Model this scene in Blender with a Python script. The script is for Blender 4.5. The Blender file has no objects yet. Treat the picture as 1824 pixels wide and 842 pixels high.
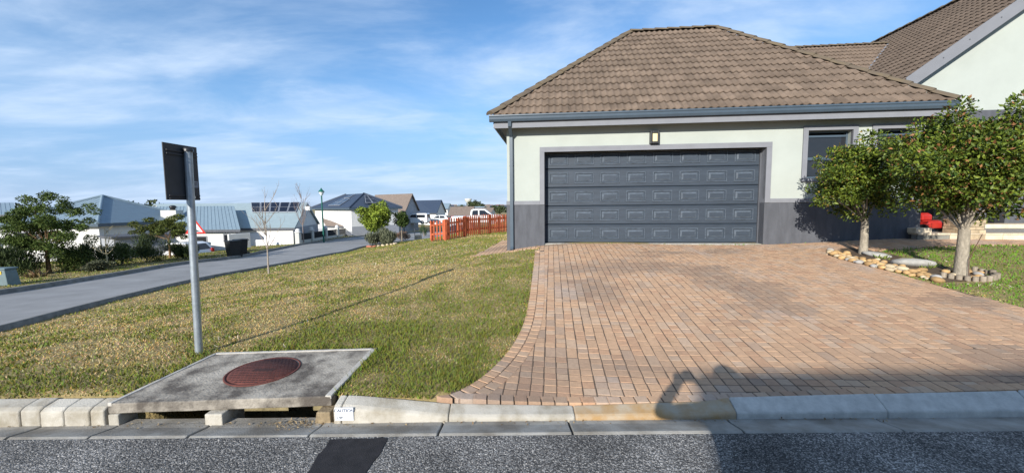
import bpy, bmesh, math, random
import numpy as np
from mathutils import Vector, Matrix
random.seed(7); RNG = np.random.default_rng(11)
R = math.radians
SC = bpy.context.scene
COL = SC.collection

# ------------------------------------------------------------------ camera
F_PX, W_PX, H_PX = 700.0, 1824, 842
PITCH = math.atan(56 / 700.0); ROLL = R(0.5); CAM = np.array([0.0, 0.0, 1.5])
cam_d = bpy.data.cameras.new('camera'); cam = bpy.data.objects.new('camera', cam_d); COL.objects.link(cam)
cam_d.sensor_width = 36.0; cam_d.lens = 36.0 * F_PX / W_PX; cam_d.clip_start = 0.05; cam_d.clip_end = 6000
cam.matrix_world = Matrix.Translation(CAM.tolist()) @ Matrix.Rotation(R(90) - PITCH, 4, 'X') @ Matrix.Rotation(-ROLL, 4, 'Z')
SC.camera = cam

# ------------------------------------------------------------------ sky, sun, exposure
SUN_DIR = np.array([-0.426, -0.969, 0.429]); SUN_DIR = SUN_DIR / np.linalg.norm(SUN_DIR)   # towards the sun
SUN_EL = math.asin(SUN_DIR[2]); SUN_AZ = math.atan2(SUN_DIR[0], SUN_DIR[1])
world = bpy.data.worlds.new('World'); SC.world = world; world.use_nodes = True
SKY_STRENGTH = 0.135
def build_world():
    nt = world.node_tree; N = nt.nodes; L = nt.links
    bg = N['Background']; bg.inputs['Strength'].default_value = SKY_STRENGTH
    sky = N.new('ShaderNodeTexSky'); sky.sky_type = 'NISHITA'; sky.sun_disc = False
    sky.sun_elevation = SUN_EL; sky.sun_rotation = SUN_AZ
    sky.air_density = 1.0; sky.dust_density = 0.0; sky.ozone_density = 3.5
    tc = N.new('ShaderNodeTexCoord'); sep = N.new('ShaderNodeSeparateXYZ'); L.new(tc.outputs['Generated'], sep.inputs[0])
    def math_(op, a, b):
        m = N.new('ShaderNodeMath'); m.operation = op
        for i, v in enumerate((a, b)):
            if isinstance(v, (int, float)): m.inputs[i].default_value = v
            else: L.new(v, m.inputs[i])
        return m.outputs[0]
    zz = math_('ADD', math_('MAXIMUM', sep.outputs[2], 0.0), 0.13)
    cmb = N.new('ShaderNodeCombineXYZ')
    L.new(math_('DIVIDE', sep.outputs[0], zz), cmb.inputs[0]); L.new(math_('DIVIDE', sep.outputs[1], zz), cmb.inputs[1])
    def cloud(scale, rot, loc, nscale, lo, hi, detail=9):
        mp = N.new('ShaderNodeMapping'); L.new(cmb.outputs[0], mp.inputs[0])
        mp.inputs['Scale'].default_value = scale; mp.inputs['Rotation'].default_value = (0, 0, rot); mp.inputs['Location'].default_value = loc
        no = N.new('ShaderNodeTexNoise'); no.inputs['Scale'].default_value = nscale; no.inputs['Detail'].default_value = detail
        no.inputs['Roughness'].default_value = 0.58; no.inputs['Distortion'].default_value = 0.35
        L.new(mp.outputs[0], no.inputs['Vector'])
        mr = N.new('ShaderNodeMapRange'); mr.interpolation_type = 'SMOOTHSTEP'; mr.inputs[1].default_value = lo; mr.inputs[2].default_value = hi
        L.new(no.outputs[0], mr.inputs[0]); return mr.outputs[0]
    broad = cloud((0.62, 1.0, 1), R(12), (1.35, 2.2, 0), 1.0, 0.36, 0.66)
    fine = cloud((0.6, 1.3, 1), R(24), (0.4, 5.2, 0), 3.2, 0.34, 0.70)
    fac = math_('MULTIPLY', math_('MULTIPLY', broad, math_('ADD', math_('MULTIPLY', fine, 0.42), 0.58)), 0.84)
    low = N.new('ShaderNodeMapRange'); low.interpolation_type = 'SMOOTHERSTEP'; low.inputs[1].default_value = .42; low.inputs[2].default_value = -.06; low.inputs[3].default_value = 0; low.inputs[4].default_value = .85; L.new(sep.outputs[2], low.inputs[0])
    hz = N.new('ShaderNodeMix'); hz.data_type = 'RGBA'; L.new(low.outputs[0], hz.inputs['Factor']); L.new(sky.outputs[0], hz.inputs['A']); hz.inputs['B'].default_value = (2.0, 2.95, 4.75, 1)
    hs = N.new('ShaderNodeHueSaturation'); hs.inputs['Saturation'].default_value = 1.12; L.new(hz.outputs['Result'], hs.inputs['Color'])
    mix = N.new('ShaderNodeMix'); mix.data_type = 'RGBA'
    L.new(fac, mix.inputs['Factor']); L.new(hs.outputs['Color'], mix.inputs['A']); mix.inputs['B'].default_value = (4.0, 4.9, 6.2, 1)
    L.new(mix.outputs['Result'], bg.inputs['Color'])
build_world()
sun_d = bpy.data.lights.new('sun', 'SUN'); sun = bpy.data.objects.new('sun', sun_d); COL.objects.link(sun)
sun_d.energy = 5.0; sun_d.angle = R(0.53); sun_d.color = (1.0, 0.955, 0.88)
sun.rotation_euler = Vector((-SUN_DIR).tolist()).to_track_quat('-Z', 'Y').to_euler(); sun.location = (-8, -20, 12)
SC.view_settings.view_transform = 'Standard'; SC.view_settings.look = 'None'; SC.view_settings.gamma = 1
SC.view_settings.use_curve_mapping = False; SC.view_settings.exposure = 0.42

# ------------------------------------------------------------------ photo pixel -> world
def ray(px, py):
    a = (px - 912) / F_PX; b = -(py - 421) / F_PX
    c, s = math.cos(ROLL), math.sin(ROLL); a, b = a * c + b * s, -a * s + b * c
    return np.array([a, math.cos(PITCH) + b * math.sin(PITCH), -math.sin(PITCH) + b * math.cos(PITCH)])
def at_z(px, py, z): r = ray(px, py); return CAM + r * ((z - CAM[2]) / r[2])
def at_y(px, py, y): r = ray(px, py); return CAM + r * (y / r[1])
# wall frame of the garage: u to the right, v into the house
BL = np.array([0.7709, 9.2786, 0.0]); YAW = R(-5.785)
DU = np.array([math.cos(YAW), math.sin(YAW), 0]); DV = np.array([-math.sin(YAW), math.cos(YAW), 0])
def uvw(u, v, z=0.0): return BL + DU * u + DV * v + np.array([0, 0, z])
def to_uv(p): q = np.asarray(p) - BL; return float(q @ DU), float(q @ DV)

# ------------------------------------------------------------------ terrain height
def z_street(y):
    y = np.asarray(y, float)
    return np.where(y < 20, -0.28 - 0.042 * y, np.where(y < 70, -1.12 - 0.032 * (y - 20), -2.72 - 0.006 * (y - 70)))
def on_street(px, py):
    r = ray(px, py); lo, hi = 2.0, 140.0
    for i in range(60):
        m = (lo + hi) / 2; p = CAM + r * (m / r[1])
        if p[2] > z_street(p[1]): lo = m
        else: hi = m
    return CAM + r * (lo / r[1])
FAR_PX = [(0, 521.7), (100, 505), (212, 487.7), (338, 467.5), (439, 455), (524, 437.5), (598, 426.5), (640, 421)]
NEAR_PX = [(0, 588), (102, 560), (219, 531), (353, 499), (460, 480), (540, 464), (611, 450), (661, 438)]
far_kerb = [np.array([-13.3, 2.0, -0.36])] + [on_street(*p) for p in FAR_PX]
near_kerb = [np.array([-7.6, 3.6, -0.43])] + [on_street(*p) for p in NEAR_PX]
fk = far_kerb[-1]; nk = near_kerb[-1]
for a in ((2.5, 10), (8, 16), (18, 19), (40, 20)): far_kerb.append(np.array([fk[0] + a[0], fk[1] + a[1], float(z_street(fk[1] + a[1]))]))
for a in ((2.5, 9), (7, 16), (14, 19), (34, 20)): near_kerb.append(np.array([nk[0] + a[0], nk[1] + a[1], float(z_street(nk[1] + a[1]))]))
def catmull(pts, n=8):
    P = [np.asarray(p, float) for p in pts]; P = [2 * P[0] - P[1]] + P + [2 * P[-1] - P[-2]]; out = []
    for i in range(1, len(P) - 2):
        for k in range(n):
            t = k / n
            out.append(0.5 * (2 * P[i] + (P[i + 1] - P[i - 1]) * t + (2 * P[i - 1] - 5 * P[i] + 4 * P[i + 1] - P[i + 2]) * t * t + (3 * P[i] - P[i - 1] - 3 * P[i + 1] + P[i + 2]) * t ** 3))
    out.append(P[-2]); return np.array(out)
def resample(P, n):
    s = np.concatenate([[0], np.cumsum(np.linalg.norm(np.diff(P, axis=0), axis=1))]); t = np.linspace(0, s[-1], n)
    return np.stack([np.interp(t, s, P[:, k]) for k in range(P.shape[1])], 1)
far_c = resample(catmull(far_kerb), 90); near_c = resample(catmull(near_kerb), 90)
street_poly = np.concatenate([far_c[:, :2], near_c[::-1, :2]])

ctrl = [(-9, 2.8, -.32), (-6, 2.8, -.03), (-3.65, 2.8, .12), (-2.85, 2.8, .13), (-1.3, 2.8, .12), (-.6, 2.8, .08), (.3, 2.82, .02), (1.3, 2.82, .03), (2.5, 2.82, .07), (3.6, 2.82, .10), (6, 2.82, .15), (10, 2.82, .25),
        (-2.93, 3.58, .135), (-1.2, 3.64, .135), (-3.6, 3.3, .11), (.7, 6, .30), (3, 6, .33), (5.8, 6, .38), (8.5, 5, .42),
        (-1.5, 14, .18), (-4.2, 20, -.18), (-.35, 21.2, .0), (5, 22, .1), (14, 20, .6), (-3, 40, -.75), (9, 45, -.4), (-14, 66, -1.9), (6, 70, -1.2), (25, 40, .3), (30, 8, .8), (14, 3, .4),
        (-9, -8, -.1), (0, -9, .3), (12, -9, .5), (-25, -8, -.9)]
for u, v, z in ((0, -.03, .56), (2.5, -.03, .565), (4.9, -.03, .56), (-.88, 0, .40), (6.5, 0, .64), (8, -.1, .71), (11, -.3, .67), (15, -.2, .7), (-.9, 3, .42), (6, 8, .6), (16, 8, .7)):
    p = uvw(u, v); ctrl.append((p[0], p[1], z))
p = at_z(835, 467, .30); ctrl.append((p[0], p[1], .30))
for p in far_c[::7]: ctrl.append((p[0], p[1], p[2])); ctrl.append((p[0] - 6, p[1] + 1, p[2] - .25)); ctrl.append((p[0] - 20, p[1] + 3, p[2] - 1.0))
for p in near_c[4::7]: ctrl.append((p[0], p[1], p[2]))
ctrl = np.array(ctrl)
def _phi(r2): return 0.5 * r2 * np.log(np.maximum(r2, 1e-9))
def _tps_fit(c):
    n = len(c); X = c[:, :2]
    K = _phi(((X[:, None] - X[None]) ** 2).sum(-1)) + np.eye(n) * 0.6
    Pm = np.concatenate([np.ones((n, 1)), X], 1); A = np.zeros((n + 3, n + 3)); A[:n, :n] = K; A[:n, n:] = Pm; A[n:, :n] = Pm.T
    return np.linalg.solve(A, np.concatenate([c[:, 2], np.zeros(3)]))
TW = _tps_fit(ctrl)
def smooth(a, b, x): t = np.clip((x - a) / (b - a), 0, 1); return t * t * (3 - 2 * t)
def H(x, y):
    x = np.atleast_1d(np.asarray(x, float)); y = np.atleast_1d(np.asarray(y, float)); sh = x.shape; x = x.ravel(); y = y.ravel(); z = np.empty_like(x)
    for i in range(0, len(x), 20000):
        xs, ys = x[i:i + 20000], y[i:i + 20000]
        r2 = (xs[:, None] - ctrl[None, :, 0]) ** 2 + (ys[:, None] - ctrl[None, :, 1]) ** 2
        z[i:i + 20000] = _phi(r2) @ TW[:-3] + TW[-3] + TW[-2] * xs + TW[-1] * ys
    r = np.hypot(x, y)
    zf = -2.9 - 0.012 * np.clip(r - 90, 0, 250) + (np.clip(r - 340, 0, 600) * 0.0115)
    w = smooth(60, 95, r)
    return (np.where(w >= 1, 0, z) * (1 - w) + zf * w).reshape(sh)
def h(x, y): return float(H(x, y)[0])
def on_ground(px, py, dz=0.0, ymax=140.0):
    r = ray(px, py); t = np.geomspace(2.4, ymax, 700); P = CAM + r * (t / r[1])[:, None]
    below = np.nonzero(P[:, 2] < H(P[:, 0], P[:, 1]) + dz)[0]
    p = P[below[0]] if len(below) else P[-1]
    return np.array([p[0], p[1], h(p[0], p[1])])
def inpoly(x, y, poly):
    x = np.asarray(x, float); y = np.asarray(y, float); c = np.zeros(x.shape, bool); j = len(poly) - 1
    for i in range(len(poly)):
        xi, yi = poly[i][0], poly[i][1]; xj, yj = poly[j][0], poly[j][1]
        m = ((yi > y) != (yj > y)) & (x < (xj - xi) * (y - yi) / ((yj - yi) or 1e-12) + xi); c ^= m; j = i
    return c
_perm = RNG.random((256, 256))
def vnoise(x, y):
    xi = np.floor(x).astype(int); yi = np.floor(y).astype(int); fx = x - xi; fy = y - yi
    fx = fx * fx * (3 - 2 * fx); fy = fy * fy * (3 - 2 * fy); g = lambda a, b: _perm[a % 256, b % 256]
    return (g(xi, yi) * (1 - fx) + g(xi + 1, yi) * fx) * (1 - fy) + (g(xi, yi + 1) * (1 - fx) + g(xi + 1, yi + 1) * fx) * fy
def fbm(x, y, o=4):
    s = 0; a = .5; t = 0
    for k in range(o): s = s + a * vnoise(x * 2 ** k + 17 * k, y * 2 ** k + 5 * k); t += a; a *= .55
    return s / t

# ------------------------------------------------------------------ materials
MATS = {}
def mat(name, col, rough=.8, var=.18, scale=6.0, bump=0.0, bscale=60.0, metal=0.0, spec=.3, attr=False, col2=None, detail=5, stretch=None, coat=0, emit=None, objvar=0.0, bump_dist=.01, lohi=(.28, .72)):
    if name in MATS: return MATS[name]
    m = bpy.data.materials.new(name); m.use_nodes = True; nt = m.node_tree; N = nt.nodes; L = nt.links; b = N['Principled BSDF']
    b.inputs['Roughness'].default_value = rough; b.inputs['Metallic'].default_value = metal; b.inputs['Specular IOR Level'].default_value = spec
    if coat: b.inputs['Coat Weight'].default_value = coat; b.inputs['Coat Roughness'].default_value = .05
    g = N.new('ShaderNodeNewGeometry'); vec = g.outputs['Position']
    if stretch:
        mp = N.new('ShaderNodeMapping'); mp.inputs['Scale'].default_value = stretch; L.new(vec, mp.inputs[0]); vec = mp.outputs[0]
    no = N.new('ShaderNodeTexNoise'); no.inputs['Scale'].default_value = scale; no.inputs['Detail'].default_value = detail; no.inputs['Roughness'].default_value = .62
    L.new(vec, no.inputs['Vector'])
    mr = N.new('ShaderNodeMapRange'); mr.inputs[1].default_value = lohi[0]; mr.inputs[2].default_value = lohi[1]; L.new(no.outputs[0], mr.inputs[0])
    mx = N.new('ShaderNodeMix'); mx.data_type = 'RGBA'; L.new(mr.outputs[0], mx.inputs['Factor'])
    c1 = tuple(c * (1 - var) for c in col) + (1,); c2 = tuple(min(1, c * (1 + var)) for c in col) + (1,)
    if col2: c1, c2 = tuple(col) + (1,), tuple(col2) + (1,)
    mx.inputs['A'].default_value = c1; mx.inputs['B'].default_value = c2
    out = mx.outputs['Result']
    if attr:
        at = N.new('ShaderNodeAttribute'); at.attribute_name = 'Col'
        mul = N.new('ShaderNodeMix'); mul.data_type = 'RGBA'; mul.blend_type = 'MULTIPLY'; mul.inputs['Factor'].default_value = 1
        L.new(out, mul.inputs['A']); L.new(at.outputs['Color'], mul.inputs['B']); out = mul.outputs['Result']
    if objvar:
        oi = N.new('ShaderNodeObjectInfo'); mr2 = N.new('ShaderNodeMapRange'); mr2.inputs[3].default_value = 1 - objvar; mr2.inputs[4].default_value = 1 + objvar
        L.new(oi.outputs['Random'], mr2.inputs[0])
        sc_ = N.new('ShaderNodeVectorMath'); sc_.operation = 'SCALE'; L.new(out, sc_.inputs[0]); L.new(mr2.outputs[0], sc_.inputs['Scale']); out = sc_.outputs[0]
    L.new(out, b.inputs['Base Color'])
    if bump:
        n2 = N.new('ShaderNodeTexNoise'); n2.inputs['Scale'].default_value = bscale; n2.inputs['Detail'].default_value = 4; L.new(vec, n2.inputs['Vector'])
        bp = N.new('ShaderNodeBump'); bp.inputs['Strength'].default_value = bump; bp.inputs['Distance'].default_value = bump_dist; L.new(n2.outputs[0], bp.inputs['Height']); L.new(bp.outputs[0], b.inputs['Normal'])
    if emit: b.inputs['Emission Color'].default_value = tuple(emit) + (1,); b.inputs['Emission Strength'].default_value = 1
    MATS[name] = m; return m
def nodes_of(m): return m.node_tree.nodes, m.node_tree.links, m.node_tree.nodes['Principled BSDF']

# ------------------------------------------------------------------ mesh helpers
def tag(o, label=None, cat=None, group=None, kind=None):
    if label: o['label'] = label
    if cat: o['category'] = cat
    if group: o['group'] = group
    if kind: o['kind'] = kind
    return o
def empty(name, loc=(0, 0, 0), rz=0.0, label=None, cat=None, group=None):
    o = bpy.data.objects.new(name, None); COL.objects.link(o); o.location = [float(c) for c in loc]; o.rotation_euler = (0, 0, rz); o.empty_display_size = .1
    return tag(o, label, cat, group)
class MB:
    def __init__(s): s.v = []; s.f = []; s.m = []; s.sm = []; s.c = []
    def add(s, verts, faces, m=0, smooth=False, col=None):
        k = len(s.v); s.v += [tuple(map(float, p)) for p in verts]
        for f in faces: s.f.append(tuple(k + i for i in f)); s.m.append(m); s.sm.append(smooth)
        s.c += [col or (1, 1, 1)] * len(verts); return s
    def box(s, lo, hi, m=0, T=None, col=None):
        x0, y0, z0 = lo; x1, y1, z1 = hi
        V = [(x0, y0, z0), (x1, y0, z0), (x1, y1, z0), (x0, y1, z0), (x0, y0, z1), (x1, y0, z1), (x1, y1, z1), (x0, y1, z1)]
        if T is not None: V = [tuple(T @ Vector(p)) for p in V]
        return s.add(V, [(0, 3, 2, 1), (4, 5, 6, 7), (0, 1, 5, 4), (1, 2, 6, 5), (2, 3, 7, 6), (3, 0, 4, 7)], m, col=col)
    def cbox(s, lo, hi, ch, m=0):   # box with a chamfer round all edges in plan and top
        x0, y0, z0 = lo; x1, y1, z1 = hi; c = ch
        ring = lambda d, z: [(x0 + d, y0 + d, z), (x1 - d, y0 + d, z), (x1 - d, y1 - d, z), (x0 + d, y1 - d, z)]
        V = ring(0, z0) + ring(0, z1 - c) + ring(c, z1); Fc = [(3, 2, 1, 0), (8, 9, 10, 11)]
        for a in (0, 4):
            for i in range(4): j = (i + 1) % 4; Fc.append((a + i, a + j, a + 4 + j, a + 4 + i))
        return s.add(V, Fc, m)
    def tube(s, path, radii, n=10, m=0, cap=True, smooth=True):
        P = [Vector([float(c) for c in p]) for p in path]
        if isinstance(radii, (int, float)): radii = [radii] * len(P)
        V = []; Fc = []; ref = None
        for i, p in enumerate(P):
            d = (P[min(i + 1, len(P) - 1)] - P[max(i - 1, 0)]).normalized()
            if ref is None: ref = d.orthogonal().normalized()
            ref = (ref - d * ref.dot(d)); ref = ref.normalized() if ref.length > 1e-6 else d.orthogonal().normalized()
            b = d.cross(ref)
            for k in range(n): a = 2 * math.pi * k / n; V.append(p + (ref * math.cos(a) + b * math.sin(a)) * radii[i])
        for i in range(len(P) - 1):
            for k in range(n): Fc.append((i * n + k, i * n + (k + 1) % n, (i + 1) * n + (k + 1) % n, (i + 1) * n + k))
        s.add(V, Fc, m, smooth)
        if cap:
            s.add(V[:n], [tuple(reversed(range(n)))], m); s.add(V[-n:], [tuple(range(n))], m)
        return s
    def lathe(s, prof, n=16, m=0, c=(0, 0), smooth=True):
        V = []; Fc = []
        for r, z in prof:
            for k in range(n): a = 2 * math.pi * k / n; V.append((c[0] + r * math.cos(a), c[1] + r * math.sin(a), z))
        for i in range(len(prof) - 1):
            for k in range(n): Fc.append((i * n + k, i * n + (k + 1) % n, (i + 1) * n + (k + 1) % n, (i + 1) * n + k))
        s.add(V, Fc, m, smooth)
        if prof[0][0] > 1e-4: s.add(V[:n], [tuple(reversed(range(n)))], m)
        if prof[-1][0] > 1e-4: s.add(V[-n:], [tuple(range(n))], m)
        return s
    def prism(s, poly, d, m=0, axis='y', at=0.0):   # polygon in the (x,z) or (x,y) plane pushed through d
        n = len(poly)
        if axis == 'y': V = [(p[0], at, p[1]) for p in poly] + [(p[0], at + d, p[1]) for p in poly]
        elif axis == 'x': V = [(at, p[0], p[1]) for p in poly] + [(at + d, p[0], p[1]) for p in poly]
        else: V = [(p[0], p[1], at) for p in poly] + [(p[0], p[1], at + d) for p in poly]
        Fc = [tuple(range(n)), tuple(reversed(range(n, 2 * n)))]
        for i in range(n): j = (i + 1) % n; Fc.append((j, i, n + i, n + j))
        return s.add(V, Fc, m)
    def build(s, name, mats, parent=None, bevel=0.0, seg=2, loc=None, rz=0.0, fixn=True, colattr=False, local=False):
        me = bpy.data.meshes.new(name); me.from_pydata(s.v, [], s.f)
        mats = mats if isinstance(mats, (list, tuple)) else [mats]
        for mm in mats: me.materials.append(mm)
        me.polygons.foreach_set('material_index', s.m); me.polygons.foreach_set('use_smooth', s.sm)
        if colattr:
            ca = me.color_attributes.new('Col', 'FLOAT_COLOR', 'POINT'); ca.data.foreach_set('color', np.concatenate([np.array(s.c, float), np.ones((len(s.c), 1))], 1).ravel())
        if fixn:
            bm = bmesh.new(); bm.from_mesh(me); bmesh.ops.recalc_face_normals(bm, faces=bm.faces); bm.to_mesh(me); bm.free()
        me.update(); o = bpy.data.objects.new(name, me); COL.objects.link(o)
        if parent is not None: o.parent = parent
        if loc is not None: o.location = [float(c) for c in loc]
        o.rotation_euler.z = rz
        if bevel:
            b = o.modifiers.new('bevel', 'BEVEL'); b.width = bevel; b.segments = seg; b.limit_method = 'ANGLE'; b.angle_limit = R(35)
        return o
def np_mesh(name, V, Fq, mats, parent=None, col=None, smooth=False):
    me = bpy.data.meshes.new(name); V = np.asarray(V, np.float32); Fq = np.asarray(Fq, np.int32); n = Fq.shape[1]
    me.vertices.add(len(V)); me.vertices.foreach_set('co', V.ravel()); me.loops.add(Fq.size); me.loops.foreach_set('vertex_index', Fq.ravel())
    me.polygons.add(len(Fq)); me.polygons.foreach_set('loop_start', np.arange(0, Fq.size, n, dtype=np.int32)); me.polygons.foreach_set('loop_total', np.full(len(Fq), n, np.int32))
    if smooth: me.polygons.foreach_set('use_smooth', np.ones(len(Fq), bool))
    for mm in (mats if isinstance(mats, (list, tuple)) else [mats]): me.materials.append(mm)
    if col is not None:
        ca = me.color_attributes.new('Col', 'FLOAT_COLOR', 'POINT'); ca.data.foreach_set('color', np.concatenate([col, np.ones((len(col), 1))], 1).astype(np.float32).ravel())
    me.update(calc_edges=True); me.validate(); o = bpy.data.objects.new(name, me); COL.objects.link(o)
    if parent is not None: o.parent = parent
    return o
def copy_tree(o, parent=None):
    c = o.copy(); COL.objects.link(c)
    if parent is not None: c.parent = parent
    for ch in list(o.children): copy_tree(ch, c)
    return c
def unit(a): return a / np.maximum(np.linalg.norm(a, axis=-1, keepdims=True), 1e-9)
def leaves(name, P, D, Nrm, ln, wd, colr, material, parent=None, fold=.25):
    """folded leaf blades: P base, D direction, Nrm facing, ln length, wd width (arrays)"""
    D = unit(D); S = unit(np.cross(D, Nrm)); U = np.cross(S, D); ln = ln[:, None]; wd = wd[:, None]
    a = P; t = P + D * ln; l = P + D * ln * .48 + S * wd * .5 + U * wd * fold; r = P + D * ln * .48 - S * wd * .5 + U * wd * fold
    n = len(P); V = np.stack([a, l, t, r], 1).reshape(-1, 3); k = np.arange(n)[:, None] * 4
    Fq = np.concatenate([k + [0, 1, 2], k + [0, 2, 3]], 0)
    o = np_mesh(name, V, Fq, material, parent, np.repeat(colr, 4, 0)); o['kind'] = 'stuff'; return o
def rand_dirs(n): return unit(RNG.normal(size=(n, 3)))

# ------------------------------------------------------------------ shared materials
m_pale = mat('wall_pale_green', (.385, .412, .372), .85, .055, 1.6, bump=.25, bscale=140, bump_dist=.004)
m_plinth = mat('plinth_grey', (.088, .092, .104), .8, .20, 4.0, stretch=(2.2, 2.2, .5), bump=.25, bscale=130, bump_dist=.004)
m_trim = mat('trim_grey', (.205, .21, .228), .75, .08, 4, bump=.15, bscale=120, bump_dist=.003)
m_steel = mat('gutter_blue_grey', (.062, .088, .115), .38, .10, 4, spec=.5)
m_dark = mat('dark_void', (.012, .012, .013), .9, .1)
m_glass = mat('window_glass', (.016, .018, .022), .06, .2, 2, spec=.6)
m_galv = mat('galvanised_steel', (.36, .40, .43), .42, .16, 22, metal=.55, bump=.05, bscale=80)
m_conc = mat('concrete', (.36, .345, .31), .92, .28, 9, bump=.5, bscale=120, detail=8)
m_wood = mat('tree_bark', (.24, .20, .15), .95, .4, 30, bump=.8, bscale=60, stretch=(1, 1, .35))
m_leaf = mat('leaf_surface', (1, 1, 1), .5, .12, 40, attr=True, spec=.28)
m_leaf_dull = mat('leaf_dull', (1, 1, 1), .7, .12, 10, attr=True, spec=.2)

# ================================================================== SETTING: ground, roads, kerbs, driveway
KERB_Y = 2.80
LCURVE_PX = [(768, 718), (805, 704), (846, 682), (884, 650), (913, 615), (932, 577), (941, 540), (947, 500), (953, 450)]
lc = [on_ground(*p) for p in LCURVE_PX]; lc[0][1] = 2.82
lcurve = resample(catmull(lc), 60)
rb = [on_ground(*p) for p in ((1470, 453), (1570, 481), (1680, 511), (1824, 551))]
uR = [to_uv(p) for p in rb]
rcurve = [uvw(uR[0][0], uR[0][1]), rb[1], rb[2], rb[3], rb[3] + np.array([.25, -.7, 0]), np.array([6.3, 2.82, 0])]
path_far = [uvw(13.5, -.95), uvw(13.5, -.12), uvw(7.75, -.12), uvw(7.75, -.02)]
drive_poly = [tuple(p[:2]) for p in lcurve] + [tuple(uvw(-.05, -.02)[:2])] + [tuple(p[:2]) for p in path_far[::-1]] + [tuple(uvw(7.6, -.95)[:2])] + [tuple(p[:2]) for p in rcurve]
apron_uv = [(-.02, -.02), (-.88, -.02), (-.88, 3.2), (-1.45, 3.2), (-1.5, .9), (-1.62, .2), (-1.72, -.25), (-1.6, -.42), (-.9, -.34), (-.12, -.33)]
apron_poly = [tuple(uvw(*q)[:2]) for q in apron_uv]
garage_poly = [tuple(uvw(*q)[:2]) for q in ((-.86, .02), (8.03, .02), (8.03, 7), (-.86, 7))]
porch_poly = [tuple(uvw(*q)[:2]) for q in ((7.75, -.15), (16, -.15), (16, 9), (7.75, 9))]
SLAB = [tuple(at_z(a, b, .12)[:2]) for a, b in ((191, 719), (590, 707), (672, 625), (385, 632))]
bed_px = [(1472, 455), (1500, 443), (1560, 446), (1640, 470), (1700, 478), (1765, 492), (1770, 505), (1690, 508), (1600, 488)]
bed_poly = [tuple(on_ground(*p)[:2]) for p in bed_px]

def road_z(x): return -.05 * np.maximum(0, -4.2 - np.asarray(x, float))
def build_ground():
    def graded(lo, hi, step, far_lo, far_hi):
        a = list(np.arange(lo, hi + 1e-6, step)); s = step; v = a[-1]
        while v < far_hi: s *= 1.17; v += s; a.append(v)
        s = step; v = a[0]; pre = []
        while v > far_lo: s *= 1.17; v -= s; pre.append(v)
        return np.array(pre[::-1] + a)
    xs = graded(-13, 8.6, .13, -2200, 2200); ys = graded(2.82, 17, .13, -400, 2600); ys = np.array(sorted(set(list(ys[ys >= 2.81]) + [2.795, 2.755] + list(ys[ys < 2.65]))))
    X, Y = np.meshgrid(xs, ys); Z = H(X, Y)
    ins = inpoly(X, Y, street_poly); Z = np.where(ins, Z - .14, Z + .0)
    near = (Y < 2.80) & (Y > -4.4); Z = np.where(near, np.minimum(road_z(X) - .5, Z - .5), Z)
    back = Y <= -4.4; Z = np.where(back & (np.hypot(X, Y) < 60), road_z(X) + .12, Z)
    Z = np.where(inpoly(X, Y, drive_poly) | inpoly(X, Y, apron_poly), Z - .06, Z)
    Z = np.where(inpoly(X, Y, [(-2.74, 2.6), (-1.42, 2.6), (-1.38, 3.45), (-2.68, 3.40)]), -.9, Z)
    Z = np.where(inpoly(X, Y, SLAB) & (Z > -.5), Z - .07, Z)
    lawnbump = (fbm(X * 1.7, Y * 1.7) - .5) * .035 * (~(near | back)) * (Y > 3.0); Z = Z + lawnbump * (~inpoly(X, Y, drive_poly))
    ny, nx = X.shape; idx = np.arange(ny * nx).reshape(ny, nx)
    Fq = np.stack([idx[:-1, :-1], idx[:-1, 1:], idx[1:, 1:], idx[1:, :-1]], -1).reshape(-1, 4)
    m = mat('turf_soil', (.31, .225, .11), .95, .3, 3.0, bump=.8, bscale=45, col2=(.22, .19, .07), detail=9, bump_dist=.02)
    o = np_mesh('ground', np.stack([X, Y, Z], -1).reshape(-1, 3), Fq, m, smooth=True); o['kind'] = 'structure'
build_ground()

def strip_mesh(name, A, B, m, nacross=4, dz=0.0, zfun=None):
    n = len(A); V = []; 
    for k in range(nacross + 1):
        t = k / nacross; P = A * (1 - t) + B * t; P = P.copy()
        if zfun is not None: P[:, 2] = zfun(P[:, 0], P[:, 1])
        P[:, 2] += dz; V.append(P)
    V = np.stack(V, 1).reshape(-1, 3); i = np.arange(n - 1)[:, None] * (nacross + 1) + np.arange(nacross)[None]
    Fq = np.stack([i, i + 1, i + nacross + 2, i + nacross + 1], -1).reshape(-1, 4)
    o = np_mesh(name, V, Fq, m, smooth=True); o['kind'] = 'structure'; return o

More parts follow.
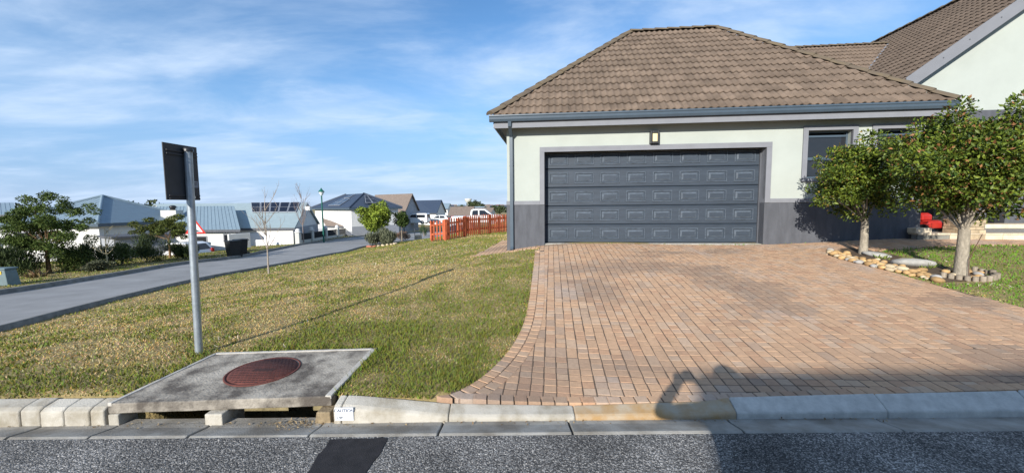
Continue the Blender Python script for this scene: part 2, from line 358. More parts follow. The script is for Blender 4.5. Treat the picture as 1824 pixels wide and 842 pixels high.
# chip-seal asphalt of the road at the camera's feet
def asphalt_mat():
    m = mat('chip_seal', (.05, .05, .052), .93, .3, 3); N, L, b = nodes_of(m)
    g = N.new('ShaderNodeNewGeometry')
    v1 = N.new('ShaderNodeTexVoronoi'); v1.inputs['Scale'].default_value = 145; L.new(g.outputs['Position'], v1.inputs['Vector'])
    v2 = N.new('ShaderNodeTexVoronoi'); v2.inputs['Scale'].default_value = 70; L.new(g.outputs['Position'], v2.inputs['Vector'])
    sp = N.new('ShaderNodeSeparateColor'); L.new(v1.outputs['Color'], sp.inputs[0])
    cr = N.new('ShaderNodeValToRGB'); e = cr.color_ramp.elements; e[0].position = .0; e[0].color = (.038, .037, .036, 1); e[1].position = 1; e[1].color = (.42, .395, .36, 1)
    for pos, c in ((.42, .085), (.70, .16), (.88, .27)): k = e.new(pos); k.color = (c, c * .955, c * .895, 1)
    L.new(sp.outputs[0], cr.inputs[0])
    big = N.new('ShaderNodeTexNoise'); big.inputs['Scale'].default_value = 1.6; big.inputs['Detail'].default_value = 6; L.new(g.outputs['Position'], big.inputs['Vector'])
    mr = N.new('ShaderNodeMapRange'); mr.inputs[1].default_value = .3; mr.inputs[2].default_value = .62; mr.inputs[3].default_value = .62; mr.inputs[4].default_value = 1.5; L.new(big.outputs[0], mr.inputs[0])
    sc_ = N.new('ShaderNodeVectorMath'); sc_.operation = 'SCALE'; L.new(cr.outputs[0], sc_.inputs[0]); L.new(mr.outputs[0], sc_.inputs['Scale'])
    L.new(sc_.outputs[0], b.inputs['Base Color'])
    bp = N.new('ShaderNodeBump'); bp.inputs['Strength'].default_value = .9; bp.inputs['Distance'].default_value = .006; bp.invert = True
    ad = N.new('ShaderNodeMath'); L.new(v1.outputs['Distance'], ad.inputs[0]); L.new(v2.outputs['Distance'], ad.inputs[1]); L.new(ad.outputs[0], bp.inputs['Height']); L.new(bp.outputs[0], b.inputs['Normal'])
    return m
m_asph = asphalt_mat()
m_street = mat('street_asphalt', (.27, .265, .258), .9, .2, .9, bump=.3, bscale=70, detail=10)
xs = np.concatenate([np.linspace(-60, -8, 14), np.linspace(-7.5, 8, 40), np.linspace(9, 60, 12)])
A = np.stack([xs, np.full_like(xs, 2.458), road_z(xs)], 1); B = np.stack([xs, np.full_like(xs, -4.2), road_z(xs)], 1)
strip_mesh('road', A, B, m_asph, 6, 0.0)
xs_b = xs[(xs > -14) | (xs < -21)]
strip_mesh('side_street', far_c, near_c, m_street, 6, -.03, lambda x, y: H(x, y))
# opposite verge kerb behind the camera
mb = MB(); mb.box((-60, -4.5, -.4), (60, -4.2, .12)); mb.build('opposite_kerb', m_conc)['kind'] = 'structure'
# kerb along the side street
def street_kerb(name, line, side):
    k = resample(line, 160); d = np.gradient(k[:, :2], axis=0); d = unit(d); nrm = np.stack([-d[:, 1], d[:, 0]], 1) * side
    zz = H(k[:, 0], k[:, 1]); prof = [(-.02, -.06), (.0, .075), (.03, .095), (.14, .10), (.16, -.06)]; V = []
    for o_, dz in prof: V.append(np.concatenate([k[:, :2] + nrm * o_, (zz + dz)[:, None]], 1))
    V = np.stack(V, 1).reshape(-1, 3); i = np.arange(len(k) - 1)[:, None] * 5 + np.arange(4)[None]
    Fq = np.stack([i, i + 1, i + 6, i + 5], -1).reshape(-1, 4)
    np_mesh(name, V, Fq, mat('street_kerb_concrete', (.17, .165, .15), .9, .35, 5, bump=.3))['kind'] = 'structure'
street_kerb('street_kerb', far_c[2:], 1)
street_kerb('street_kerb', near_c[2:], -1)
# tar repair strip
def tar_patch():
    P = [at_z(*q, .004) for q in ((588, 781), (692, 779), (648, 850), (540, 850))]
    c = [P[0] * (1 - t) + P[1] * t for t in np.linspace(0, 1, 8)] + [P[1] * (1 - t) + P[2] * t for t in np.linspace(0.12, 1, 8)] + [P[2] * (1 - t) + P[3] * t for t in np.linspace(0.12, 1, 8)] + [P[3] * (1 - t) + P[0] * t for t in np.linspace(0.12, .9, 8)]
    poly = [(p[0] + random.uniform(-.008, .008), min(p[1] + random.uniform(-.008, .008), 2.455)) for p in c]
    MB().prism(poly, .005, axis='z', at=-.0005).build('tar_patch', mat('tar', (.022, .020, .021), .75, .4, 14, bump=.5, bscale=150, spec=.3))['kind'] = 'structure'
tar_patch()

# ---- gutter slabs and kerb stones, each its own piece
m_gut = mat('gutter_concrete', (.19, .17, .14), .9, .35, 3.2, col2=(.36, .345, .31), lohi=(.36, .64), bump=.4, bscale=110, detail=9)
m_kerb = mat('kerb_concrete', (.27, .235, .175), .92, .24, 5, bump=.5, bscale=120, detail=10, col2=(.47, .44, .38), lohi=(.33, .6), objvar=.1)
m_kerb_new = mat('kerb_concrete_grey', (.53, .505, .455), .92, .2, 14, bump=.6, bscale=150, detail=9)
m_kerb_rust = mat('kerb_concrete_stained', (.36, .225, .10), .9, .3, 5, bump=.35, bscale=120, col2=(.40, .33, .24), lohi=(.38, .62))
gutter = MB().box((-12, 2.49, -.32), (12, 2.67, -.10)).build('gutter', m_gut); gutter['kind'] = 'structure'
gj = [-12, -9, -7, -5.2] + [at_z(px, 783, 0)[0] for px in (5, 150, 326, 543, 777, 1023.5, 1339.6, 1639)] + [3.75, 4.85, 5.95, 7.1, 9, 12]
for a, b in zip(gj[:-1], gj[1:]):
    dz = random.uniform(-.003, .003); zr = lambda x: float(road_z(x)); g_ = .007
    mb = MB(); prof = [(2.46, -.10), (2.46, -.004), (2.485, .003), (2.63, -.028), (2.695, -.032), (2.695, -.10)]
    V = [(a + g_, y, z + dz + zr(a)) for y, z in prof] + [(b - g_, y, z + dz + zr(b)) for y, z in prof]
    mb.add(V, [tuple(range(6)), tuple(range(11, 5, -1))] + [(i, i + 6, (i + 1) % 6 + 6, (i + 1) % 6) for i in range(6)]).build('gutter_slab', m_gut, gutter, bevel=.006, seg=2)
kerb = MB().box((-12, 2.72, -.6), (-2.93, 2.775, -.03)).box((-1.27, 2.72, -.6), (12, 2.775, -.06)).build('kerb', m_kerb); kerb['kind'] = 'structure'
# profile of the kerb at x: (front top y, front top z, back z); it drops to a mountable crossing at the driveway
KX = [-12, -4.2, -2.9, -1.28, -1.15, -.43, .42, 1.45, 1.5, 2.6, 3.6, 12]
KF = [.092, .092, .092, .096, .092, .012, .005, .012, .028, .034, .036, .04]; KB = [.115, .115, .115, .122, .118, .045, .022, .048, .075, .095, .11, .15]
def kprof(x):
    zf = float(np.interp(x, KX, KF)); zb = float(np.interp(x, KX, KB)); zr = float(road_z(x)); hi = min(1, max(0, (zf - .03) / .08))
    yb = 2.80; yf = 2.668 + .012 * (1 - hi); yt = yf + .022 + .012 * hi
    return [(yf - .002, -.10 + zr), (yf, zf - .016 + zr), (yt, zf + zr + .004 * hi), (yb, zb + zr), (yb, -.10 + zr)]
kj = [-12, -9, -7, -5.5] + list(np.arange(-4.9, -3.9, .33)) + [at_z(px, 756, .0)[0] - .0 for px in (25, 61, 103, 149)] + [-2.895]
kj2 = [-1.275, at_z(607, 740, .03)[0], at_z(799, 742, 0)[0], at_z(1024, 738, 0)[0], at_z(1317, 735, .03)[0], at_z(1594, 735, .03)[0], 3.72, 4.78, 5.84, 6.9, 8, 9, 12]
def kerb_stone(a, b, m, gap=.0015):
    if b - a < .02: return
    xs_ = np.linspace(a + gap, b - gap, max(2, int((b - a) / .12) + 1)); V = []; n = len(xs_)
    jz = random.uniform(-.003, .003); jy = random.uniform(-.003, .003)
    for x in xs_:
        for y, z in kprof(x): V.append((x, y + jy, z + jz))
    Fc = [tuple(range(5)), tuple(range(5 * n - 1, 5 * n - 6, -1))]
    for i in range(n - 1):
        for k in range(5): j = (k + 1) % 5; Fc.append((i * 5 + k, i * 5 + 5 + k, i * 5 + 5 + j, i * 5 + j))
    return MB().add(V, Fc).build('kerb_stone', m, kerb, bevel=.012, seg=3)
kj = sorted(kj)
for a, b in zip(kj[:-1], kj[1:]): kerb_stone(a, b, m_kerb)
for i, (a, b) in enumerate(zip(kj2[:-1], kj2[1:])): kerb_stone(a, b, m_kerb_rust if i == 3 else (m_kerb_new if i >= 4 else m_kerb))

# ---- storm-water inlet with its concrete lid
def slab_z(x, y): return .124 + (y - 2.7) * .022 + (x + 2.1) * .003
drain = empty('storm_drain', (-2.08, 2.7, -.03), 0, 'grey concrete storm drain inlet with two kerb openings beside the sign post', 'storm drain'); o0 = np.array([-2.08, 2.7, -.03])
m_slab = mat('slab_concrete', (.105, .09, .075), .93, .45, 4.2, bump=.7, bscale=60, detail=12, col2=(.40, .36, .30), lohi=(.40, .62))
m_slab_edge = mat('slab_edge', (.47, .44, .39), .92, .2, 12, bump=.5, bscale=130)
def W2(p): return tuple(np.asarray(p) - o0)
def slab():
    T = 13; V = []; n = 15
    for j in range(T):
        for i in range(n):
            a = np.array(SLAB[0]) * (1 - i / (n - 1)) + np.array(SLAB[1]) * i / (n - 1); b = np.array(SLAB[3]) * (1 - i / (n - 1)) + np.array(SLAB[2]) * i / (n - 1)
            q = a * (1 - j / (T - 1)) + b * j / (T - 1); V.append(W2((q[0], q[1], slab_z(*q) + (fbm(np.array([q[0] * 6]), np.array([q[1] * 6]))[0] - .5) * .006)))
    k = len(V); V += [(v[0], v[1], v[2] - .075) for v in V]; Fc = []; Fm = []
    for j in range(T - 1):
        for i in range(n - 1): a = j * n + i; Fc.append((a, a + 1, a + n + 1, a + n)); Fc.append((k + a, k + a + n, k + a + n + 1, k + a + 1))
    ring = [i for i in range(n)] + [j * n + n - 1 for j in range(1, T)] + [(T - 1) * n + i for i in range(n - 2, -1, -1)] + [j * n for j in range(T - 2, 0, -1)]
    for a, b in zip(ring, ring[1:] + ring[:1]): Fc.append((a, k + a, k + b, b))
    MB().add(V, Fc).build('lid_slab', m_slab, drain, bevel=.008, seg=2)
slab()
# pale cement margin strips along the back and side edges of the lid
mb = MB()
for a, b, w in ((SLAB[3], SLAB[2], (0, -.035)), (SLAB[2], SLAB[1], (-.05, 0)), (SLAB[0], SLAB[3], (.03, 0))):
    a = np.array(a); b = np.array(b); w = np.array(w); q = [a, b, b + w * .9, a + w]
    mb.add([W2((p[0], p[1], slab_z(*p) + .006)) for p in q] + [W2((p[0], p[1], slab_z(*p) - .02)) for p in q], [(0, 1, 2, 3), (7, 6, 5, 4), (0, 4, 5, 1), (1, 5, 6, 2), (2, 6, 7, 3), (3, 7, 4, 0)])
mb.build('lid_margin', m_slab_edge, drain, bevel=.004)
for lo, hi, nm in (((-2.875, 2.675, -.35), (-2.80, 2.9, .047), 'side_pier'), ((-2.185, 2.668, -.35), (-2.06, 2.9, .047), 'middle_pier')):
    MB().box(W2(lo), W2(hi)).build(nm, m_kerb, drain, bevel=.008)
MB().add([W2(p) for p in ((-1.475, 2.68, -.36), (-1.30, 2.68, -.36), (-1.30, 2.68, .048), (-1.40, 2.68, .048), (-1.475, 2.9, -.36), (-1.30, 2.9, -.36), (-1.30, 2.9, .048), (-1.40, 2.9, .048))],
         [(0, 1, 2, 3), (7, 6, 5, 4), (0, 4, 5, 1), (1, 5, 6, 2), (2, 6, 7, 3), (3, 7, 4, 0)]).build('side_pier', mat('pier_dirty', (.25, .19, .115), .95, .4, 16, bump=.6), drain, bevel=.008)
MB().box(W2((-2.79, 2.68, -.10)), W2((-1.40, 2.765, -.036))).build('sill', m_gut, drain)
mb = MB(); mb.box(W2((-2.80, 3.34, -.85)), W2((-1.27, 3.40, .05))).box(W2((-2.86, 2.85, -.85)), W2((-2.80, 3.40, .03))).box(W2((-1.33, 2.85, -.85)), W2((-1.27, 3.40, .04))).box(W2((-2.86, 2.8, -.9)), W2((-1.27, 3.40, -.85)))
mb.build('chamber_wall', mat('chamber_brick', (.24, .20, .11), .95, .4, 12, bump=.5), drain)
# manhole cover: cast-iron disc with rows of raised bars
mc = on_ground(470, 662); mcx, mcy = at_z(470, 661.5, .127)[:2]; mcz = slab_z(mcx, mcy) + .004
cover = empty('manhole_cover', (mcx, mcy, mcz), R(-12), 'rust red cast iron manhole cover set in the storm drain lid', 'manhole cover')
m_rust = mat('rusty_iron', (.125, .042, .032), .8, .4, 18, bump=.5, bscale=120, metal=.15); m_rust_d = mat('rusty_iron_dark', (.045, .02, .018), .85, .3, 25)
cover.rotation_euler = (math.atan(.012), 0, 0)
mb = MB(); mb.lathe([(.278, -.012), (.278, .002), (.264, .003), (.261, -.004), (.254, -.004), (.252, .003), (0.0, .003)], 48); mb.build('disc', m_rust, cover)
mb = MB()
for i in range(-10, 11):
    for j in range(-9, 10):
        x = i * .031 + (j % 2) * .0155; y = j * .032
        if math.hypot(x, y) < .238 and not (abs(x) < .09 and abs(y) < .03): mb.box((x - .0115, y - .0055, .0025), (x + .0115, y + .0055, .0042))
mb.box((-.085, -.02, .0025), (.085, .02, .005)); o = mb.build('tread_slots', m_rust_d, cover); o['kind'] = 'stuff'
# caution notice stuck on the kerb face
def text_mesh(txt, size, m, parent, loc, rot, name, ext=.0004):
    cu = bpy.data.curves.new(name, 'FONT'); cu.body = txt; cu.size = size; cu.align_x = 'CENTER'; cu.align_y = 'CENTER'; cu.extrude = ext; cu.offset = .0007
    t = bpy.data.objects.new(name + '_tmp', cu); COL.objects.link(t); dg = bpy.context.evaluated_depsgraph_get(); me = bpy.data.meshes.new_from_object(t.evaluated_get(dg))
    bpy.data.objects.remove(t); me.materials.clear(); me.materials.append(m); o = bpy.data.objects.new(name, me); COL.objects.link(o); o.parent = parent; o.location = loc; o.rotation_euler = rot; return o
sp = at_y(613, 737, 2.662); stick = empty('caution_notice', sp, 0, 'small white caution notice stuck on the kerb beside the storm drain', 'notice')
MB().box((-.064, 0, -.047), (.064, .003, .047)).build('plate', mat('notice_white', (.78, .80, .83), .5, .04, 20), stick)
m_ink = mat('notice_ink', (.09, .11, .16), .6, .1); m_ink2 = mat('notice_ink_dark', (.05, .06, .08), .6, .1)
text_mesh('CAUTION', .031, m_ink, stick, (0, -.0012, .026), (R(90), 0, 0), 'lettering')
text_mesh('CW', .026, m_ink2, stick, (-.032, -.0012, -.026), (R(90), 0, 0), 'lettering')
mb = MB(); mb.box((-.036, -.001, .0005), (.036, 0, .006)).box((-.06, -.001, -.0105), (.06, 0, -.0085)).box((.0, -.001, -.033), (.052, 0, -.028)); mb.build('small_print', mat('notice_fine', (.55, .58, .63), .6, .1), stick)

# ---- block paving of the driveway
m_pav = mat('clay_paver', (1, 1, 1), .9, .22, 26, bump=.6, bscale=130, attr=True, detail=8)
def paver_colour(x, y):
    t = random.random(); base = np.array([.55, .35, .215])
    if t < .18: base = np.array([.51, .31, .19])
    elif t < .30: base = np.array([.54, .37, .245])
    elif t < .38: base = np.array([.46, .315, .215])
    elif t > .94: base = np.array([.54, .38, .26])
    s = float(fbm(np.array([x * .9 + 40]), np.array([y * 1.5 + 7]))[0]); st = float(smooth(.50, .72, np.array(s))); base = base * (1 - .55 * st) + np.array([.22, .165, .13]) * .55 * st
    s2 = float(fbm(np.array([x * 1.3 + 3]), np.array([y * 1.1 + 70]))[0]); pl = float(smooth(.60, .75, np.array(s2))); base = base * (1 - .5 * pl) + np.array([.46, .38, .32]) * .5 * pl
    return base * 1.05 * random.uniform(.965, 1.035)
def paver_geo(corners, t=.05, ch=.0030, top=.0065):
    """block on the terrain: four plan corners, chamfered top"""
    c = np.array(corners); cen = c.mean(0); z = H(c[:, 0], c[:, 1]) + top + random.uniform(-.0018, .0018); tx, ty = random.gauss(0, .008), random.gauss(0, .008)
    z = z + (c[:, 0] - cen[0]) * tx + (c[:, 1] - cen[1]) * ty
    d = c - cen; ln = np.linalg.norm(d, axis=1, keepdims=True); ins = c - d / ln * ch * 1.4
    V = [(c[i][0], c[i][1], z[i] - t) for i in range(4)] + [(c[i][0], c[i][1], z[i] - ch) for i in range(4)] + [(ins[i][0], ins[i][1], z[i]) for i in range(4)]
    Fc = [(8, 9, 10, 11)] + [(a + i, a + (i + 1) % 4, a + 4 + (i + 1) % 4, a + 4 + i) for a in (0, 4) for i in range(4)]
    return V, Fc
drive_in = MB(); pav = []     # (distance to the camera, verts, faces, colour)
lc2 = lcurve[:, :2]
def dist_left(p): d_ = lc2 - np.asarray(p)[None]; return float(np.min(np.hypot(d_[:, 0], d_[:, 1])))
def emit_paver(corners, pts_world=True, top=.006):
    c = np.array(corners); cen = c.mean(0); V, Fc = paver_geo(c, top=top); pav.append((math.hypot(*cen), V, Fc, paver_colour(*cen)))
SP = .1035; g_ = .0042
for iu in range(-22, 135):
    u0 = iu * SP; v = -8.2 + (iu % 2) * .1035 + random.uniform(-.006, .006)
    while v < -.02:
        # dummy-grooved blocks read as two cobbles more often than as one long block
        k = 2 if random.random() < .25 else 1
        if BL[1] + v < 3.3: k = 1
        L_ = .1035 * k
        cs = [(u0 + g_, v + g_), (u0 + SP - g_, v + g_), (u0 + SP - g_, v + L_ - g_), (u0 + g_, v + L_ - g_)]
        jit = random.uniform(-.003, .003)
        pw = [uvw(a + jit, min(b, -.012))[:2] for a, b in cs]; cen = np.mean(pw, 0)
        ym = min(p[1] for p in pw)
        if cen[1] > 2.862 and ym > 2.79 and v + L_ < .12 and inpoly(np.array([cen[0]]), np.array([cen[1]]), drive_poly)[0]:
            if not (cen[0] < 1.6 and dist_left(cen) < .165): emit_paver(pw)
        v += L_
# first course behind the kerb, and two courses following the curved edge
x = -.6
while x < 6.2:
    if x > lcurve[0][0] + .16: emit_paver([(x + g_, 2.806), (x + .1 - g_, 2.806), (x + .1 - g_, 2.892), (x + g_, 2.892)], top=.011)
    x += .101
seg = np.concatenate([[0], np.cumsum(np.linalg.norm(np.diff(lc2, axis=0), axis=1))]); tot = seg[-1]
def at_s(s): return np.array([np.interp(s, seg, lc2[:, 0]), np.interp(s, seg, lc2[:, 1])])
for row in (0, 1):
    s = 0.02 + row * .05
    while s < tot - .08:
        a, b = at_s(s), at_s(s + .1); d_ = (b - a) / np.linalg.norm(b - a); n_ = np.array([d_[1], -d_[0]]); o_ = row * .105 + .004
        cs = [np.array([q_[0], max(q_[1], 2.805)]) for q_ in (a + n_ * o_ + d_ * g_, a + n_ * (o_ + .098) + d_ * g_, b + n_ * (o_ + .098) - d_ * g_, b + n_ * o_ - d_ * g_)]
        if max(q_[1] for q_ in cs) > 2.84: emit_paver(cs, top=.010)
        s += .103
# apron path round the garage's left corner
for iu in range(-20, 1):
    for iv in range(-6, 32):
        u0 = iu * .205 * .5 + (iv % 2) * 0; v0 = iv * .105; cs = [(u0 + g_, v0 + g_), (u0 + .1025 - g_, v0 + g_), (u0 + .1025 - g_, v0 + .105 - g_), (u0 + g_, v0 + .105 - g_)]
        pw = [uvw(*q)[:2] for q in cs]; cen = np.mean(pw, 0)
        if inpoly(np.array([cen[0]]), np.array([cen[1]]), apron_poly)[0] and not inpoly(np.array([cen[0]]), np.array([cen[1]]), drive_poly)[0]: emit_paver(pw)
# sand bed under the blocks
def bed_sheet(name, poly, dz, m, step=.16):
    P = np.array(poly); x0, y0 = P.min(0) - step; x1, y1 = P.max(0) + step
    X, Y = np.meshgrid(np.arange(x0, x1 + step, step), np.arange(y0, y1 + step, step)); Z = H(X, Y) + dz; ins = inpoly(X, Y, poly)
    ny, nx = X.shape; idx = np.arange(ny * nx).reshape(ny, nx); keep = (ins[:-1, :-1].astype(int) + ins[1:, 1:] + ins[1:, :-1] + ins[:-1, 1:]) >= 3
    Fq = np.stack([idx[:-1, :-1], idx[:-1, 1:], idx[1:, 1:], idx[1:, :-1]], -1)[keep]
    Y = np.maximum(Y, 2.803)
    o = np_mesh(name, np.stack([X, Y, Z], -1).reshape(-1, 3), Fq.reshape(-1, 4), m, smooth=True); o['kind'] = 'structure'; return o
m_sand = mat('joint_sand', (.125, .09, .064), .97, .35, 14, bump=.4)
driveway = bed_sheet('driveway', drive_poly, .0028, m_sand, .12)
apron = bed_sheet('garage_path', apron_poly, .0015, m_sand, .12)
pav.sort(key=lambda q: q[0]); rest = MB()
for i, (d_, V, Fc, c) in enumerate(pav):
    if i < 300: mb = MB(); mb.add(V, Fc, col=tuple(c)); mb.build('paver', m_pav, driveway, colattr=True, fixn=False)
    else: rest.add(V, Fc, col=tuple(c))
o = rest.build('paver_field', m_pav, driveway, colattr=True, fixn=False); o['kind'] = 'stuff'

# ---- grass
m_grass = mat('grass_blades', (1, 1, 1), .75, .1, 30, attr=True, spec=.15)
def grass():
    n = 560000
    r = 2.75 * np.exp(RNG.random(n) ** 1.0 * math.log(60 / 2.75)); th = RNG.uniform(R(-58), R(57), n); x = r * np.sin(th); y = r * np.cos(th)
    keep = (y > 2.80) & ~((y < 2.9) & (x > -.6)) & ~inpoly(x, y, street_poly) & ~inpoly(x, y, apron_poly) & ~inpoly(x, y, SLAB) & ~inpoly(x, y, garage_poly) & ~inpoly(x, y, porch_poly)
    # lawn creeps a little over the paving edge
    xo, yo = x + RNG.normal(0, .014, n), y + RNG.normal(0, .014, n); keep &= ~inpoly(xo, yo, drive_poly) & ~inpoly(x, y, bed_poly)
    x, y, r = x[keep], y[keep], r[keep]; n = len(x); z = H(x, y)
    right = (x > 4); far = smooth(9, 22, r)
    nz = fbm(x * .55 + 9, y * .55 + 3, 5); n2 = fbm(x * 2.6, y * 2.6 + 50, 4); n3 = fbm(x * .35 + 60, y * .35 + 31, 3)
    edge = smooth(.55, .0, np.abs(y - 2.95)) * .25 + smooth(.5, 0, np.array([0])) 
    dl = np.full(n, 9.0); nearm = (x > -2) & (x < 1) & (y < 10)
    if nearm.any():
        D = np.hypot(x[nearm][:, None] - lc2[None, ::3, 0], y[nearm][:, None] - lc2[None, ::3, 1]).min(1); dl[nearm] = D
    green = -.08 + (nz - .5) * 2.3 + (n2 - .5) * 2.2 + smooth(1.5, .1, dl) * .40 + edge * .7 + smooth(-2.2, -.6, x) * smooth(8, 4, y) * .22 + (x > 4) * .85
    green = green + smooth(16, 26, r) * .28 + inpoly(x, y, street_poly * 1.0) * 0
    green = green - .34 * smooth(-1.2, -3.2, x) * smooth(3.2, 3.8, y) * smooth(16, 10, r)
    sl = np.full(n, 9.0); cn = np.array(SLAB + SLAB[:1])
    for i in range(4):
        a_, b_ = cn[i], cn[i + 1]; e_ = b_ - a_; t_ = np.clip(((x - a_[0]) * e_[0] + (y - a_[1]) * e_[1]) / (e_ @ e_), 0, 1); sl = np.minimum(sl, np.hypot(x - a_[0] - t_ * e_[0], y - a_[1] - t_ * e_[1]))
    tall = smooth(.14, .02, sl) * (n2 > .45) + smooth(.16, .03, np.hypot(x + 2.93, y - 3.56)) + smooth(.12, .0, dl) * .6 * (n2 > .5)
    green = green + tall * .6
    green = np.clip(green, 0, 1)
    pick = RNG.random(n) < green; lush = (x > 4)[:, None]
    gcol = np.stack([.105 + .08 * RNG.random(n), .135 + .08 * RNG.random(n), .022 + .02 * RNG.random(n)], 1)
    dcol = np.stack([.46 + .20 * RNG.random(n), .35 + .16 * RNG.random(n), .165 + .10 * RNG.random(n)], 1)
    mid = np.stack([.37 + .14 * RNG.random(n), .25 + .09 * RNG.random(n), .07 + .04 * RNG.random(n)], 1)
    gcol = np.where(lush, gcol * np.array([.95, 1.35, .9]), gcol * np.array([1.15, 1.08, 1.0]))
    col = np.where(pick[:, None], gcol, np.where((RNG.random(n) < .45)[:, None], mid, dcol)); pale = (n3 > .56) & ~pick & (RNG.random(n) < .5); col[pale] = col[pale] * 1.12
    hgt = (.010 + .016 * RNG.random(n)) * (1 + .5 * pick) * (1 + .015 * r) * (.6 + .8 * n2) * (1 + .6 * tall); wid = np.clip(.0040 + .0016 * r, .005, .09) * (.7 + .6 * RNG.random(n))
    a = RNG.uniform(0, 2 * math.pi, n); lean = RNG.uniform(.25, 1.25, n) * np.where(pick, .8, 1.25); b = RNG.uniform(0, 2 * math.pi, n)
    bump = (fbm(x * 1.7, y * 1.7) - .5) * .035 * (y > 3.0)
    dead = RNG.random(n) < .10 * smooth(.50, .66, n2) * smooth(.45, .6, n3); col[dead] = np.stack([.62, .53, .40], 0)[None] * RNG.uniform(.75, 1.1, (dead.sum(), 1)); wid[dead] *= 1.9; lean[dead] *= 2.2; hgt[dead] *= .8
    P = np.stack([x, y, z + bump - .006], 1); S = np.stack([np.cos(a), np.sin(a), np.zeros(n)], 1) * wid[:, None] * .5
    T = P + np.stack([np.cos(b) * lean * hgt, np.sin(b) * lean * hgt, hgt], 1)
    V = np.stack([P - S, P + S, T], 1).reshape(-1, 3); Fq = np.arange(3 * n).reshape(-1, 3)
    o = np_mesh('lawn_grass', V, Fq, m_grass, col=np.repeat(col, 3, 0)); tag(o, 'short patchy lawn grass of green and straw blades', 'grass', kind='stuff')
grass()

# dry leaf litter in the gutter and round the inlet
def litter():
    n = 420; x = RNG.uniform(-3.6, 3.0, n); y = 2.685 - np.abs(RNG.normal(0, .035, n)); k = RNG.random(n) < .45; x[k] = RNG.normal(-1.52, .10, k.sum()); y[k] = 2.66 + RNG.normal(0, .04, k.sum())
    y = np.clip(y, 2.5, 2.74); P = np.stack([x, y, np.interp(y, [2.485, 2.63, 2.695], [.003, -.028, -.032]) + .004], 1); d = rand_dirs(n); d[:, 2] = np.abs(d[:, 2]) * .25
    c = RNG.random((n, 1)); ln = RNG.uniform(.006, .028, n); o = leaves('leaf_litter', P, d, unit(rand_dirs(n) * .4 + np.array([0, 0, 1])), ln, ln * RNG.uniform(.2, .6, n), np.array([.16, .095, .045]) * (1 - c) + np.array([.42, .32, .18]) * c, m_leaf_dull)
    tag(o, 'dry brown leaf litter lying in the gutter by the inlet', 'leaf litter', kind='stuff')
litter()

# ================================================================== THE GARAGE HOUSE
house = empty('house', (BL[0], BL[1], 0), YAW, 'pale green house with hipped tiled garage roof and dark blue sectional door', 'house')
def wall_panel(mb, u0, u1, z0, z1, v, th, holes=(), m=0):
    us = sorted({u0, u1, *[a for hh in holes for a in hh[:2]]}); zs = sorted({z0, z1, *[a for hh in holes for a in hh[2:]]})
    us = [a for a in us if u0 <= a <= u1]; zs = [a for a in zs if z0 <= a <= z1]
    inside = lambda a, c: any(hh[0] < a < hh[1] and hh[2] < c < hh[3] for hh in holes)
    for i in range(len(us) - 1):
        for j in range(len(zs) - 1):
            a, b, c, d_ = us[i], us[i + 1], zs[j], zs[j + 1]
            if inside((a + b) / 2, (c + d_) / 2): continue
            for vv in (v, v + th): mb.add([(a, vv, c), (b, vv, c), (b, vv, d_), (a, vv, d_)], [(0, 1, 2, 3)], m)
    for e in list(holes) + [(u0, u1, z0, z1)]:
        a, b, c, d_ = e; low = c <= z0 + 1e-6 and e != (u0, u1, z0, z1)
        mb.add([(a, v, c), (b, v, c), (b, v, d_), (a, v, d_), (a, v + th, c), (b, v + th, c), (b, v + th, d_), (a, v + th, d_)], ([] if low or e == (u0, u1, z0, z1) else [(0, 1, 5, 4)]) + [(1, 2, 6, 5), (2, 3, 7, 6), (3, 0, 4, 7)], m)
DOOR = (0.0, 4.88, .30, 2.715); WIN1 = (5.72, 6.62, 2.03, 3.05); WIN2 = (7.10, 7.90, 2.03, 3.05)
mb = MB(); wall_panel(mb, -.88, 8.05, 1.59, 3.62, 0, .26, [(0, 4.88, 1.59, 2.715), WIN1, WIN2])
mb.box((-.88, .26, 0.1), (-.63, 7.1, 3.62)).box((7.80, .26, 0.1), (8.05, 7.1, 3.62)).box((-.63, 6.85, 0.1), (7.80, 7.1, 3.62)); mb.build('wall', m_pale, house, fixn=False)
MB().box((-.895, -.012, .1), (0.0, .25, 1.50)).build('plinth', m_plinth, house); MB().box((4.88, -.012, .1), (8.065, .25, 1.50)).build('plinth', m_plinth, house)
MB().box((-.90, -.022, 1.50), (-.11, .2, 1.592)).build('plinth_band', m_trim, house, bevel=.004); MB().box((4.99, -.022, 1.50), (8.07, .2, 1.592)).build('plinth_band', m_trim, house, bevel=.004)
mb = MB(); mb.box((-.11, -.030, 1.50), (0.0, .20, 2.715)).box((4.88, -.030, 1.50), (4.99, .20, 2.715)).box((-.11, -.030, 2.715), (4.99, .20, 2.83)); mb.build('door_surround', m_trim, house, bevel=.004)
mb = MB(); mb.box((4.855, .2, .3), (4.88, .5, 2.715)).box((0.0, .2, .3), (.022, .5, 2.715)); mb.box((-.1, .262, 2.70), (5.0, .5, 2.76)); mb.build('door_reveal', m_plinth, house)
